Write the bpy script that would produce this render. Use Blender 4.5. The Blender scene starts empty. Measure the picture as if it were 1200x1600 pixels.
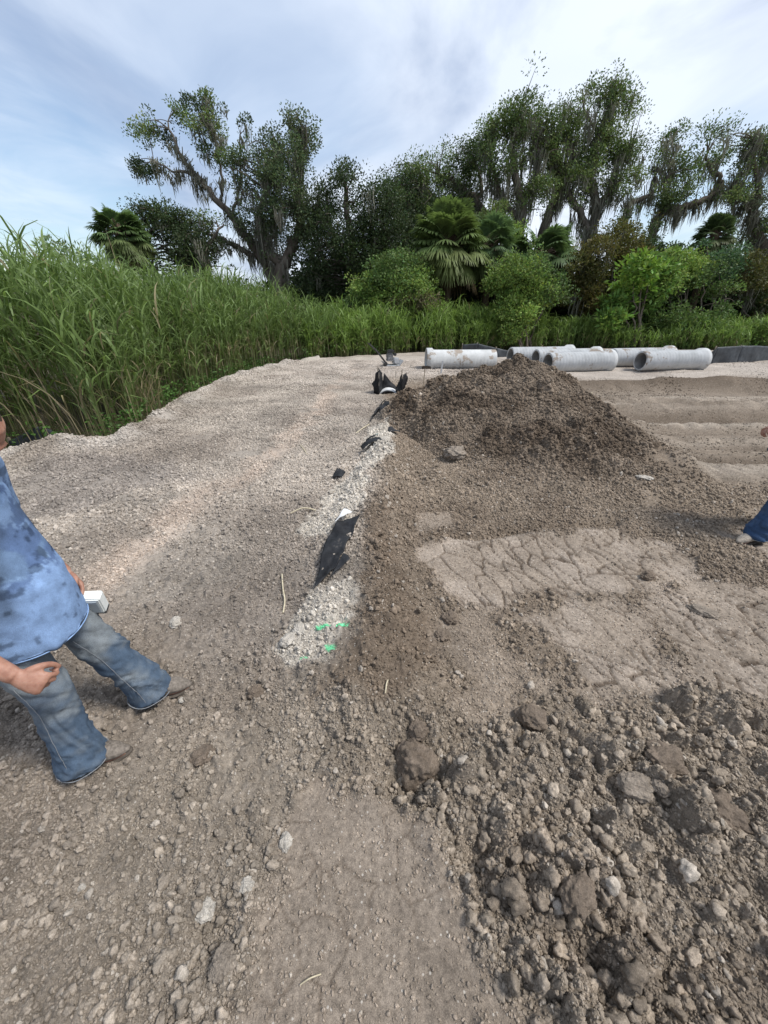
import bpy, bmesh, math, random
import numpy as np
from mathutils import Vector, Matrix, Euler, noise as mnoise
random.seed(7)
rng = np.random.default_rng(11)
scene = bpy.context.scene
COL = scene.collection

# ------------------------------------------------------------------ camera
CAM_H, PITCH, F = 1.95, math.radians(28.0), 600.0
cam = bpy.data.cameras.new('camera'); camo = bpy.data.objects.new('camera', cam)
COL.objects.link(camo); scene.camera = camo
camo.location = (0, 0, CAM_H); camo.rotation_euler = (math.pi/2-PITCH, 0, 0)
cam.sensor_fit = 'HORIZONTAL'; cam.sensor_width = 36; cam.lens = 36*F/1200
cam.clip_start = 0.05; cam.clip_end = 3000

# ------------------------------------------------------------------ light
SUN_EL, SUN_AZ = math.radians(57), math.radians(105)   # azimuth clockwise from +y (from the right, a little behind)
sunl = bpy.data.lights.new('sun', 'SUN'); suno = bpy.data.objects.new('sun', sunl); COL.objects.link(suno)
sunl.energy = 2.5; sunl.angle = math.radians(14); sunl.color = (1.0, .97, .93)
sd = Vector((math.sin(SUN_AZ)*math.cos(SUN_EL), math.cos(SUN_AZ)*math.cos(SUN_EL), math.sin(SUN_EL)))
suno.rotation_euler = sd.to_track_quat('Z', 'Y').to_euler()
scene.view_settings.view_transform = 'Standard'; scene.view_settings.look = 'None'
scene.view_settings.gamma = 1.0; scene.view_settings.exposure = 0.68

def nd(nt, typ, **kw):
    n = nt.nodes.new(typ)
    for k, v in kw.items():
        if k.startswith('i_'): n.inputs[k[2:].replace('_', ' ')].default_value = v
        else: setattr(n, k, v)
    return n
def math_n(nt, op, a, b=None, clamp=False):
    n = nt.nodes.new('ShaderNodeMath'); n.operation = op; n.use_clamp = clamp
    for i, v in enumerate((a, b)):
        if v is None: continue
        if isinstance(v, (int, float)): n.inputs[i].default_value = v
        else: nt.links.new(v, n.inputs[i])
    return n.outputs[0]
def mixc(nt, fac, a, b, mode='MIX'):
    n = nt.nodes.new('ShaderNodeMix'); n.data_type = 'RGBA'; n.blend_type = mode
    for s, v in ((n.inputs[0], fac), (n.inputs[6], a), (n.inputs[7], b)):
        if isinstance(v, (int, float)): s.default_value = v
        elif isinstance(v, tuple): s.default_value = (*v[:3], 1)
        else: nt.links.new(v, s)
    return n.outputs[2]
def ramp(nt, fac, stops, interp='LINEAR'):
    n = nt.nodes.new('ShaderNodeValToRGB'); n.color_ramp.interpolation = interp
    el = n.color_ramp.elements
    while len(el) < len(stops): el.new(0.5)
    for e, (p, c) in zip(el, stops):
        e.position = p; e.color = (*c, 1) if isinstance(c, tuple) else (c, c, c, 1)
    nt.links.new(fac, n.inputs[0]); return n.outputs[0]

world = bpy.data.worlds.new('World'); scene.world = world; world.use_nodes = True
nt = world.node_tree; nt.nodes.clear()
sky = nd(nt, 'ShaderNodeTexSky', sky_type='NISHITA', sun_disc=False, sun_elevation=SUN_EL, sun_rotation=SUN_AZ)
sky.air_density = 1.2; sky.dust_density = 0.6; sky.ozone_density = 2.5
tc = nd(nt, 'ShaderNodeTexCoord')
sep = nd(nt, 'ShaderNodeSeparateXYZ'); nt.links.new(tc.outputs['Generated'], sep.inputs[0])
zz = math_n(nt, 'MAXIMUM', math_n(nt, 'ADD', sep.outputs[2], 0.14), 0.06)
cx = math_n(nt, 'DIVIDE', sep.outputs[0], zz); cy = math_n(nt, 'DIVIDE', sep.outputs[1], zz)
cmb = nd(nt, 'ShaderNodeCombineXYZ'); nt.links.new(cx, cmb.inputs[0]); nt.links.new(cy, cmb.inputs[1])
def cloudnoise(scale, loc, detail, rough=.55, dist=.4, sc=(1, 1, 1)):
    mp = nd(nt, 'ShaderNodeMapping'); mp.inputs['Location'].default_value = loc; mp.inputs['Scale'].default_value = sc
    mp.inputs['Rotation'].default_value = (0, 0, .5)
    nt.links.new(cmb.outputs[0], mp.inputs[0])
    n = nd(nt, 'ShaderNodeTexNoise', i_Scale=scale, i_Detail=detail, i_Roughness=rough, i_Distortion=dist)
    nt.links.new(mp.outputs[0], n.inputs[0]); return n.outputs[0]
n1 = cloudnoise(.55, (3.3, 1.2, 0), 6, .48, .3)
n2 = cloudnoise(1.3, (7.7, 4.1, 2), 8, .54, .7, (1, .6, 1))
nrm = nd(nt, 'ShaderNodeVectorMath', operation='NORMALIZE'); nt.links.new(tc.outputs['Generated'], nrm.inputs[0])
def sky_spot(px, py, inner, outer):
    # one part of the cloud layer, as a direction in the sky: 1 at its middle
    d = Vector(((px-600)/600, math.cos(PITCH)-(py-800)/600*math.sin(PITCH), -(py-800)/600*math.cos(PITCH)-math.sin(PITCH))).normalized()
    dp = nd(nt, 'ShaderNodeVectorMath', operation='DOT_PRODUCT'); nt.links.new(nrm.outputs[0], dp.inputs[0]); dp.inputs[1].default_value = d
    mr = nd(nt, 'ShaderNodeMapRange', interpolation_type='SMOOTHSTEP'); nt.links.new(dp.outputs['Value'], mr.inputs[0])
    mr.inputs[1].default_value = math.cos(math.radians(outer)); mr.inputs[2].default_value = math.cos(math.radians(inner)); return mr.outputs[0]
cover = ramp(nt, n1, [(.34, .50), (.46, .86), (.60, .98)])
holes = math_n(nt, 'MAXIMUM', sky_spot(80, 350, 3, 14), math_n(nt, 'MULTIPLY', sky_spot(1090, 350, 1, 10), .8))
holes = math_n(nt, 'MULTIPLY', holes, ramp(nt, n2, [(.35, 1.0), (.62, .45)]))
cover = math_n(nt, 'SUBTRACT', cover, math_n(nt, 'MULTIPLY', holes, .95), True)
lift = math_n(nt, 'ADD', math_n(nt, 'MULTIPLY', sky_spot(640, 200, 4, 34), .16), math_n(nt, 'MULTIPLY', sky_spot(1130, 130, 2, 18), .10))
lift = math_n(nt, 'SUBTRACT', lift, math_n(nt, 'MULTIPLY', sky_spot(480, 10, 4, 28), .14))
cdens = ramp(nt, math_n(nt, 'ADD', n2, lift), [(.32, 0.0), (.47, .30), (.58, .70), (.68, 1.0)])
ccol = mixc(nt, cdens, (.265, .325, .45), (.60, .65, .73))
skyc = nd(nt, 'ShaderNodeVectorMath', operation='SCALE'); nt.links.new(sky.outputs[0], skyc.inputs[0]); skyc.inputs['Scale'].default_value = .105
out = nd(nt, 'ShaderNodeOutputWorld')
bgc = nd(nt, 'ShaderNodeBackground')
nt.links.new(mixc(nt, cover, skyc.outputs[0], ccol), bgc.inputs[0]); bgc.inputs[1].default_value = 1.0
nt.links.new(bgc.outputs[0], out.inputs[0])

# ------------------------------------------------------------------ pixel <-> world
CP, SP = math.cos(PITCH), math.sin(PITCH)
def ray(px, py):
    a, b = (px-600)/F, -(py-800)/F
    return np.array([a, CP+b*SP, b*CP-SP])
def G(px, py, z=0.0):
    d = ray(px, py); t = (z-CAM_H)/d[2]; return (d[0]*t, d[1]*t)
def AT(px, py, y):
    d = ray(px, py); t = y/d[1]; return Vector((d[0]*t, y, CAM_H+d[2]*t))

# ------------------------------------------------------------------ numpy noise
def _h(ix, iy, s):
    h = (ix.astype(np.int64)*374761393 + iy.astype(np.int64)*668265263 + s*2246822519) & 0xffffffff
    h = ((h ^ (h >> 13))*1274126177) & 0xffffffff
    h = ((h ^ (h >> 16))*2654435761) & 0xffffffff
    return ((h ^ (h >> 15)) & 0xffffff).astype(np.float32)/16777216.0
def vnoise(x, y, s=0):
    ix = np.floor(x); iy = np.floor(y); fx = (x-ix).astype(np.float32); fy = (y-iy).astype(np.float32)
    fx = fx*fx*(3-2*fx); fy = fy*fy*(3-2*fy)
    a = _h(ix, iy, s); b = _h(ix+1, iy, s); c = _h(ix, iy+1, s); d = _h(ix+1, iy+1, s)
    return (a+(b-a)*fx)*(1-fy)+(c+(d-c)*fx)*fy
def fbm(x, y, s=0, o=4, g=.5):
    t = 0; a = 1; n = 0
    for i in range(o):
        t = t+a*(vnoise(x*2**i+i*17.3, y*2**i-i*9.1, s+i)*2-1); n += a; a *= g
    return t/n
def domes(x, y, s, pres=.8, rmin=.3, rmax=.62):
    """packed lumps: height of the tallest lump over each point (cell units) and that lump's random id"""
    ix = np.floor(x); iy = np.floor(y); best = np.zeros(x.shape, np.float32); rid = np.zeros(x.shape, np.float32)
    for dx in (-1, 0, 1):
        for dy in (-1, 0, 1):
            cxx = ix+dx; cyy = iy+dy
            px = cxx+.5+.7*(_h(cxx, cyy, s)-.5); py = cyy+.5+.7*(_h(cxx, cyy, s+1)-.5)
            r = rmin+(rmax-rmin)*_h(cxx, cyy, s+2)**1.5
            k = _h(cxx, cyy, s+3)
            d2 = ((x-px)**2+(y-py)**2)/(r*r); ta = _h(cxx, cyy, s+5)*6.283; tl = ((x-px)*np.cos(ta)+(y-py)*np.sin(ta))/r
            d2 = d2*(1+.45*np.abs(np.sin(2.5*np.arctan2(y-py, x-px)+ta*3)))
            h = np.clip(1-d2, 0, 1)**.42*r*(.5+.5*k/pres)*(.85+.6*tl); h = np.where(k < pres, h, 0)
            m = h > best; best = np.where(m, h, best); rid = np.where(m, _h(cxx, cyy, s+4), rid)
    return best.astype(np.float32), rid
def vor_edge(x, y, s):
    ix = np.floor(x); iy = np.floor(y); f1 = np.full(x.shape, 9., np.float32); f2 = f1.copy(); rid = np.zeros(x.shape, np.float32)
    for dx in (-1, 0, 1):
        for dy in (-1, 0, 1):
            cxx = ix+dx; cyy = iy+dy
            px = cxx+.5+.85*(_h(cxx, cyy, s)-.5); py = cyy+.5+.85*(_h(cxx, cyy, s+1)-.5)
            d = np.sqrt((x-px)**2+(y-py)**2)
            m = d < f1; f2 = np.where(m, f1, np.minimum(f2, d)); rid = np.where(m, _h(cxx, cyy, s+2), rid); f1 = np.where(m, d, f1)
    return f2-f1, rid
def ss(a, b, x):
    t = np.clip((x-a)/(b-a), 0, 1); return t*t*(3-2*t)
def polymask(X, Y, pts, soft, px=True):
    """1 inside the polygon, falling to 0 over 'soft' metres outside/inside its outline"""
    P = np.array([G(*p) for p in pts]) if px else np.array(pts, float)
    lo = P.min(0)-soft*3; hi = P.max(0)+soft*3
    out = np.zeros(X.shape, np.float32)
    sel = (X > lo[0]) & (X < hi[0]) & (Y > lo[1]) & (Y < hi[1])
    if not sel.any(): return out
    x = X[sel]; y = Y[sel]; d = np.full(x.shape, 1e9); ins = np.zeros(x.shape, bool)
    for i in range(len(P)):
        a = P[i]; b = P[(i+1) % len(P)]; e = b-a
        t = np.clip(((x-a[0])*e[0]+(y-a[1])*e[1])/(e@e), 0, 1)
        d = np.minimum(d, np.hypot(x-a[0]-t*e[0], y-a[1]-t*e[1]))
        c = (a[1] > y) != (b[1] > y)
        with np.errstate(divide='ignore', invalid='ignore'):
            c &= x < (b[0]-a[0])*(y-a[1])/(b[1]-a[1]+1e-12)+a[0]
        ins ^= c
    sdist = np.where(ins, d, -d)
    sdist = sdist+soft*1.9*fbm(x*.42/soft, y*.42/soft, 77, 5, .65)
    out[sel] = ss(-soft*.5, soft*.5, sdist); return out
def linedist(X, Y, pts, px=True):
    P = np.array([G(*p) for p in pts]) if px else np.array(pts, float)
    d = np.full(X.shape, 1e9); t0 = np.zeros(X.shape); side = np.zeros(X.shape)
    for i in range(len(P)-1):
        a = P[i]; b = P[i+1]; e = b-a
        t = np.clip(((X-a[0])*e[0]+(Y-a[1])*e[1])/(e@e), 0, 1)
        dd = np.hypot(X-a[0]-t*e[0], Y-a[1]-t*e[1]); m = dd < d
        side = np.where(m, np.sign(e[0]*(Y-a[1])-e[1]*(X-a[0])), side)
        t0 = np.where(m, (i+t)/(len(P)-1), t0); d = np.minimum(d, dd)
    return d, side, t0

# ------------------------------------------------------------------ terrain description
EDGE = [(-260, 800), (0, 712), (100, 697), (180, 694), (235, 668), (300, 618), (400, 578), (470, 563), (560, 556), (650, 552), (760, 548), (900, 546), (1100, 548), (1300, 550), (2200, 552)]
MX = [-.15, .15, .61, 1.21, 1.9, 2.3, 2.67, 3.0, 3.41, 3.9, 4.3, 4.9]
MZ = [0, .16, .48, .76, .96, 1.02, 1.07, .98, .76, .38, .16, 0]
FX = [-.2, .1, .5, .95, 1.65, 2.06, 2.8, 3.5, 3.95, 4.5]
FY = [8.0, 7.2, 6.15, 5.0, 4.4, 4.05, 3.95, 3.85, 4.0, 4.6]
def mound(X, Y):
    Xw = X+.15*fbm(X*1.1, Y*1.1, 5, 3); Yw = Y+.15*fbm(X*1.1+9, Y*1.1, 6, 3)
    p = np.interp(Xw, MX, MZ); yf = np.interp(Xw, FX, FY)
    q = np.clip((Yw-yf)/np.maximum(7.6-yf, .3), 0, 1)
    pk = np.where(Yw > 7.6, np.clip((10.2-Yw)/2.6, 0, 1), q**.85)
    d, s_, t = linedist(Xw, Yw, [(3.2, 6.4), (3.6, 5.2), (3.75, 4.4)], False)
    return np.maximum(p*pk, .34*(1-.55*t)*np.exp(-(d/.42)**2)-.02)
def base_height(X, Y):
    z = .035*fbm(X*.55, Y*.55, 21, 4)+.05*ss(.2, -.6, X)*ss(1.2, 2.2, Y)*fbm(X*1.15, Y*1.15, 22, 4)+.05*fbm(X*.16, Y*.16, 31, 3)*ss(3, 8, Y)
    m = mound(X, Y)
    z = z+m*(1+.10*fbm(X*2.1, Y*2.1, 41, 4))+ss(.02, .3, m)*.09*fbm(X*2.6, Y*2.6, 44, 4)
    # berm of brown clods right of the buried pipe line
    d, sd_, t = linedist(X, Y, [(618, 700), (600, 770), (585, 850), (590, 930), (590, 1010), (560, 1080)])
    z = z+.20*np.exp(-(d/.26)**2)*(1-.3*t)
    d, sd_, t = linedist(X, Y, [(605, 640), (595, 700), (560, 770), (520, 850), (510, 960), (480, 1060)])
    z = z+.10*np.exp(-(d/.16)**2)*(.7+.6*fbm(X*3, Y*3, 58, 3))
    # low shoulder in front of the mound
    d, sd_, t = linedist(X, Y, [(640, 770), (700, 742), (800, 765), (900, 785)])
    z = z+.07*np.exp(-(d/.3)**2)
    d, sd_, t = linedist(X, Y, [(640, 836), (740, 842), (840, 826), (960, 822)])
    z = z-.05*np.exp(-(d/.06)**2)+.05*np.exp(-((d-.16)/.09)**2)
    # machine tracks on the right
    r = ss(3.2, 4.6, X+.4*fbm(X*.7, Y*.7, 51, 2)-.25*(Y-7))*ss(3.6, 4.6, Y)
    Yt = Y+.10*fbm(X*.35, X*0+Y*.3, 52, 2)+.035*fbm(X*2.5, Y*2.5, 59, 3)
    tr = .05*fbm(X*.5, Y*6, 60, 3)
    for y0, a, w in ((10.9, .26, .34), (10.2, -.06, .25), (9.1, -.05, .15), (8.5, .08, .14), (7.65, -.20, .30), (6.85, .08, .14), (5.3, .05, .12), (5.12, -.10, .10), (4.7, .04, .2), (9.9, -.03, .07), (6.45, -.03, .07), (6.15, .03, .07), (5.75, -.035, .07), (9.35, .03, .08)):
        tr = tr+a*np.exp(-((Yt-y0)/w)**2)
    for y0, w, p, sl in ((8.5, .16, .34, .2), (6.85, .14, .34, -.2), (4.7, .24, .28, 1.2), (9.4, .25, .4, .3)):
        tr = tr+.035*np.exp(-((Yt-y0)/w)**2)*np.abs(np.sin(math.pi*(X+sl*Y)/p+1.5*fbm(X, Y, 53, 2)))
    z = z+r*tr*(.75+.5*vnoise(X*1.3, Y*3, 54))
    # left lip next to the grass, ditch beyond it
    d, side, t = linedist(X, Y, EDGE)
    near = np.where(X < -2.8, 1.0, .25)
    z = z+near*(.10+.10*fbm(X*2.2, Y*2.2, 56, 3))*np.exp(-((d+.10*fbm(X*3, Y*3, 57, 2))/.26)**2)
    z = np.where(side > 0, z-.22*near*ss(.05, .8, d)-.0*d, z)
    # hollow round the big clod, and the deep hollows right of the smooth path
    for px, py, dep, w in ((650, 1210, .085, .15), (730, 1300, .07, .10), (740, 1355, .06, .09), (715, 1160, .04, .08), (790, 1370, .04, .1),
                           (330, 1460, .05, .08), (480, 865, .03, .07), (540, 742, .03, .1), (240, 680, .10, .22), (1010, 1530, .05, .12),
                           (1180, 1400, .05, .12), (905, 1500, .05, .1)):
        gx, gy = G(px, py); d2 = (X-gx)**2+((Y-gy)*1.0)**2
        z = z-dep*np.exp(-d2/w**2)+dep*.35*np.exp(-((np.sqrt(d2)-w*1.6)/(w*.5))**2)
    for px, py, hh, w in ((592, 722, .10, .26), (594, 706, .08, .22), (680, 755, .08, .2), (1060, 745, .10, .25), (925, 745, .05, .2), (650, 1085, .05, .16), (610, 985, .05, .15), (830, 1230, .05, .15), (1000, 1180, .05, .15), (870, 1400, .05, .16), (560, 1110, .04, .12)):
        gx, gy = G(px, py); z = z+hh*np.exp(-((X-gx)**2+(Y-gy)**2)/w**2)
    return z
SMOOTH = [([(648, 862), (700, 846), (830, 836), (960, 840), (1050, 850), (1098, 905), (1040, 925), (900, 925), (760, 948), (690, 930)], .12, 1.0),
          ([(820, 955), (960, 935), (1010, 960), (1078, 1055), (950, 1085), (850, 1010)], .12, .9),
          ([(1005, 935), (1110, 905), (1260, 930), (1260, 1125), (1100, 1062)], .12, 1.0),
          ([(450, 1262), (560, 1245), (640, 1275), (690, 1330), (705, 1430), (760, 1510), (860, 1660), (350, 1660), (385, 1560), (420, 1400)], .11, 1.0),
          ([(1105, 832), (1260, 822), (1260, 892)], .1, 1.0),
          ([(655, 806), (710, 802), (715, 832), (660, 832)], .08, .9),
          ([(690, 965), (760, 955), (830, 1010), (850, 1075), (760, 1100), (700, 1040)], .15, .6),
          ([(700, 1100), (800, 1095), (830, 1130), (740, 1170)], .10, .55)]
TAN = [(560, 575), (530, 600), (490, 650), (420, 712), (300, 790), (185, 885), (90, 960)]
def soil_masks(X, Y):
    sm = np.zeros(X.shape, np.float32); sl = np.zeros(X.shape, np.float32)
    for k, (p, s, a) in enumerate(SMOOTH):
        m = polymask(X, Y, p, s)*a; sm = np.maximum(sm, m)
        if k in (0, 1, 2, 4): sl = np.maximum(sl, m)
    return sm, sl
def terrain(X, Y, cell, micro=True):
    z = base_height(X, Y); sm, sl = soil_masks(X, Y)
    mo = ss(.03, .25, mound(X, Y))
    wx = X+.02*fbm(X*9, Y*9, 61, 2); wy = Y+.02*fbm(X*9+5, Y*9, 62, 2)
    rb = polymask(X, Y, [(720, 1230), (900, 1080), (1100, 1080), (1260, 1150), (1260, 1700), (880, 1700), (740, 1450)], .36)
    leftg = ss(.1, -.4, X-.02*Y)*(1-mo)
    tid = np.zeros(X.shape, np.float32)
    rough = (1-sm)*(.72+.30*mo+.60*rb+.35*fbm(X*1.3, Y*1.3, 63, 3)-.12*ss(4, 12, Y)*(1-mo))
    tk = ss(3.6, 4.6, X-.2*(Y-7))*ss(4.2, 4.7, Y)*(1-mo); rough = np.clip(rough*(1-.5*tk), 0, 2)
    ang = .6
    ca, sa = math.cos(ang), math.sin(ang)
    for s, amp, pres, seed in ((.34, .28, .40, 101), (.16, .42, .5, 111), (.085, .50, .62, 121), (.042, .66, .85, 131), (.022, .8, .95, 141)):
        fade = np.clip((s-1.3*cell)/(2*cell), 0, 1)
        big = np.clip(.12+1.3*mo+1.1*rb, 0, 1.4) if s > .2 else (np.clip(.35+.6*mo+.9*rb, 0, 1.2) if s > .1 else 1)
        u = (wx*ca+wy*sa)/s; v = (-wx*sa+wy*ca)/(s*1.15)
        if s > .08: u, v = u+.22*fbm(u*2.3, v*2.3, seed+7, 3), v+.22*fbm(u*2.3+9, v*2.3, seed+8, 3)
        h, rid = domes(u, v, seed, pres)
        if s > .08: h = h*(1+.30*fbm(u*5, v*5, seed+9, 3, .7))
        z = z+rough*fade*amp*s*h*big*2.1
        tid = tid+(rid-.5)*(h > .05)*fade*(.8 if s > .1 else .5)
    z = z+(.5*rough+.2)*.012*fbm(X*38, Y*38, 71, 3)*np.clip(.04/cell-.6, 0, 1)
    z = z+.006*(1-.5*sm)*fbm(X*9, Y*9, 72, 3)
    # drying cracks in the smooth slabs
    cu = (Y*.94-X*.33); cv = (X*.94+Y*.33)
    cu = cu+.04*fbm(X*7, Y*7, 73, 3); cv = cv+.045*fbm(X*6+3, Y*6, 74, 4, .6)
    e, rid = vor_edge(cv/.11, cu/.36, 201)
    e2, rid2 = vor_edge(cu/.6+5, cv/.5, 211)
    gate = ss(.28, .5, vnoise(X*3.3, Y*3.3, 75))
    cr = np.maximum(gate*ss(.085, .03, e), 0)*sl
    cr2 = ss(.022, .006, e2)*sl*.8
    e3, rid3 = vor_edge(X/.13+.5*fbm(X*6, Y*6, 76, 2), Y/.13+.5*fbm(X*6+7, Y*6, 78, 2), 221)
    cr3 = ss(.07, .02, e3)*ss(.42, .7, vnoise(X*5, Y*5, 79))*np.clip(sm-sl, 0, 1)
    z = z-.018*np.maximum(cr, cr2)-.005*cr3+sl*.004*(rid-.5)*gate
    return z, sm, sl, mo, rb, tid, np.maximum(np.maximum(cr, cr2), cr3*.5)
def lerp(a, b, t): return a+(b-a)*t[..., None]
def soil_colour(X, Y, sm, sl, mo, rb, tid, cr):
    def C(r, g, b): return np.broadcast_to(np.array([r, g, b], np.float32), X.shape+(3,))
    grey = C(.300, .262, .220); brown = C(.212, .170, .128); dark = C(.128, .097, .070); sand = C(.45, .41, .35); tan = C(.42, .345, .28); slab = C(.275, .226, .178)
    c = grey
    rt = ss(-.25, .15, X+.10*fbm(X*1.7, Y*1.7, 81, 3)-.03*Y+.2)
    rt = np.maximum(rt*ss(14, 11, Y), 0)
    near = ss(1.75, 1.15, Y+.25*X+.2*fbm(X*2, Y*2, 82, 3))
    c = lerp(c, brown, np.clip(rt, 0, 1)); c = lerp(c, C(.235, .196, .152), near*.75)
    c = lerp(c, C(.17, .132, .098), ss(.3, .8, vnoise(X*2.2, Y*2.2, 84))*rt*.5*(1-near))
    c = lerp(c, C(.255, .212, .165), rb*.8)
    lf = (1-rt)*ss(1.2, 2.0, Y); pn = fbm(X*.9, Y*.9, 97, 4, .6); c = c*(1+.55*pn*lf)[..., None]
    d, s_, t = linedist(X, Y, TAN)
    wv = .17+.12*vnoise(X*1.5, Y*1.5, 85)
    c = lerp(c, tan, ss(wv*1.6, wv*.4, d)*ss(.2, .6, vnoise(X*2.5+3, Y*2.5, 86))*.9)
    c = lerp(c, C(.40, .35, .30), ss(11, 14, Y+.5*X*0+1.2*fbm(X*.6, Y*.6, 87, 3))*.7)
    c = lerp(c, C(.20, .165, .135), ss(.45, .75, vnoise(X*1.1+8, Y*1.1, 88))*.4*(1-rt))
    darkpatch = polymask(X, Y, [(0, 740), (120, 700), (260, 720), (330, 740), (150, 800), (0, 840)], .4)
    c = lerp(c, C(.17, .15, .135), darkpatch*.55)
    for p, s in (([(578, 668), (606, 662), (614, 730), (578, 760), (562, 822), (520, 850), (478, 832), (498, 790), (560, 735)], .09),
                 ([(505, 925), (578, 930), (570, 975), (530, 1010), (520, 1060), (455, 1050), (430, 1015), (470, 965)], .06)):
        c = lerp(c, sand, polymask(X, Y, p, s)*.9*ss(.15, .45, vnoise(X*7, Y*7, 96)+.25))
    for p, s in (([(525, 1085), (560, 960), (560, 860), (590, 800), (625, 880), (640, 940), (680, 985), (690, 1050), (600, 1100)], .15),
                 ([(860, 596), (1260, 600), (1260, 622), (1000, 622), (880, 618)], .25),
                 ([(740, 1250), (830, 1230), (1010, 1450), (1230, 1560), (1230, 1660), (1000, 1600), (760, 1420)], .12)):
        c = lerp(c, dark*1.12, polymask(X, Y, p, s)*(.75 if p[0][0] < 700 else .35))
    c = lerp(c, C(.200, .158, .118), mo*.95); 
    c = lerp(c, dark, mo*ss(.3, .7, vnoise(X*2.5, Y*2.5, 89))*.9)
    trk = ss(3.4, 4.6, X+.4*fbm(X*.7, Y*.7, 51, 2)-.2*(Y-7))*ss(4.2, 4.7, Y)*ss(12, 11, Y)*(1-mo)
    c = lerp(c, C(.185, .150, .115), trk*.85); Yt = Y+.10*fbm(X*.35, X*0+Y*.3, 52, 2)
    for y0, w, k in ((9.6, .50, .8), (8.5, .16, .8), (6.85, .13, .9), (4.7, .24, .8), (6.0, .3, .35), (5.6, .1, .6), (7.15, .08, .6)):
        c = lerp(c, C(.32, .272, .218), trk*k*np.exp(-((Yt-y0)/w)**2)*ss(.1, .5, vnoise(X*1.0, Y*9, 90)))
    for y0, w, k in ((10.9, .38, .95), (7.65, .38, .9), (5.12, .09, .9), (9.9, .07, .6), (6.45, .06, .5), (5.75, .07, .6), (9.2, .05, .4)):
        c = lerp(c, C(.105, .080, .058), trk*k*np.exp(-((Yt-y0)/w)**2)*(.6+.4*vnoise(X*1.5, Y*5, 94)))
    c = lerp(c, slab, np.clip(sm*1.1, 0, 1)*.85)
    c = lerp(c, C(.33, .275, .222), sl*ss(.45, .8, vnoise(X*5, Y*5, 91))*.7)
    c = lerp(c, C(.10, .075, .055), np.clip(cr, 0, 1)*.9)  # shade inside the cracks put into the colour, along with moist earth
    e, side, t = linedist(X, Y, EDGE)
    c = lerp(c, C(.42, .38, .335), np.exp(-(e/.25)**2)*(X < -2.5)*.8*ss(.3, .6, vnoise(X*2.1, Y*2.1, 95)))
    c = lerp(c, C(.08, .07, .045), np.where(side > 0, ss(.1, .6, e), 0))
    # green marking paint sprayed on the sand
    for px, py, rx, ry, a in ((506, 998, .045, .02, 1), (530, 997, .08, .018, .9), (518, 1032, .035, .03, .7), (478, 1042, .03, .015, .5), (600, 683, .16, .10, .35)):
        gx, gy = G(px, py)
        g = ss(.38, .62, np.exp(-((X-gx)/rx)**2-((Y-gy)/ry)**2)*(.55+.9*vnoise(X*80, Y*80, 92)))*a
        c = lerp(c, C(.16, .58, .30) if a > .4 else C(.45, .72, .62), np.clip(g*1.4, 0, 1))
    c = c*(1+.42*np.clip(tid, -1, 1))[..., None]*(1+.12*fbm(X*3, Y*3, 93, 4))[..., None]
    return np.clip(c, .02, .9)

def axis(lo, hi, a, du, far):
    n0 = math.asinh(lo/a); n1 = math.asinh(hi/a)
    v = a*np.sinh(np.linspace(n0, n1, int((n1-n0)/du)+1))
    f = hi*np.exp(np.linspace(0, math.log(far/hi), 40))[1:]
    return np.concatenate([v, f])
xs = axis(-26, 26, 1.5, .0052, 300); xs = np.concatenate([-xs[::-1][:39], xs])
ys = axis(-1.6, 30, 1.2, .0052, 400)
ys = np.concatenate([[-60, -20, -8, -4, -2.5], ys])
def build_ground():
    X, Y = np.meshgrid(xs, ys)
    cxl = np.gradient(xs); cyl = np.gradient(ys)
    cell = np.maximum(cxl[None, :], cyl[:, None])+0*X
    out = terrain(X, Y, cell); z = out[0]
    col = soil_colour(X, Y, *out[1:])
    ny, nx = X.shape
    V = np.stack([X, Y, z], -1).reshape(-1, 3).astype(np.float32)
    idx = np.arange(nx*ny, dtype=np.int32).reshape(ny, nx)
    Q = np.stack([idx[:-1, :-1], idx[:-1, 1:], idx[1:, 1:], idx[1:, :-1]], -1).reshape(-1, 4)
    return X, Y, z, out, col, V, Q

def np_mesh(name, V, Q, mats=None, smooth=True, cols=None, fmat=None):
    """mesh from arrays; Q is (n,3) or (n,4); cols is a per-face or per-vertex colour"""
    me = bpy.data.meshes.new(name); V = np.ascontiguousarray(V, np.float32); Q = np.ascontiguousarray(Q, np.int32)
    me.vertices.add(len(V)); me.vertices.foreach_set('co', V.ravel())
    k = Q.shape[1]
    me.loops.add(Q.size); me.loops.foreach_set('vertex_index', Q.ravel())
    me.polygons.add(len(Q)); me.polygons.foreach_set('loop_start', np.arange(0, Q.size, k, dtype=np.int32))
    me.polygons.foreach_set('use_smooth', np.full(len(Q), smooth, bool))
    if fmat is not None: me.polygons.foreach_set('material_index', np.asarray(fmat, np.int32))
    if cols is not None:
        dom = 'POINT' if len(cols) == len(V) else 'FACE'
        at = me.attributes.new('col', 'FLOAT_COLOR', dom)
        c4 = np.ones((len(cols), 4), np.float32); c4[:, :3] = cols
        at.data.foreach_set('color', c4.ravel())
    me.update(calc_edges=True)
    for m in (mats or []): me.materials.append(m)
    return me
def link(name, me, parent=None, loc=None, **props):
    o = bpy.data.objects.new(name, me); COL.objects.link(o)
    if parent is not None: o.parent = parent
    if loc is not None: o.location = loc
    for k, v in props.items(): o[k] = v
    return o

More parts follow.
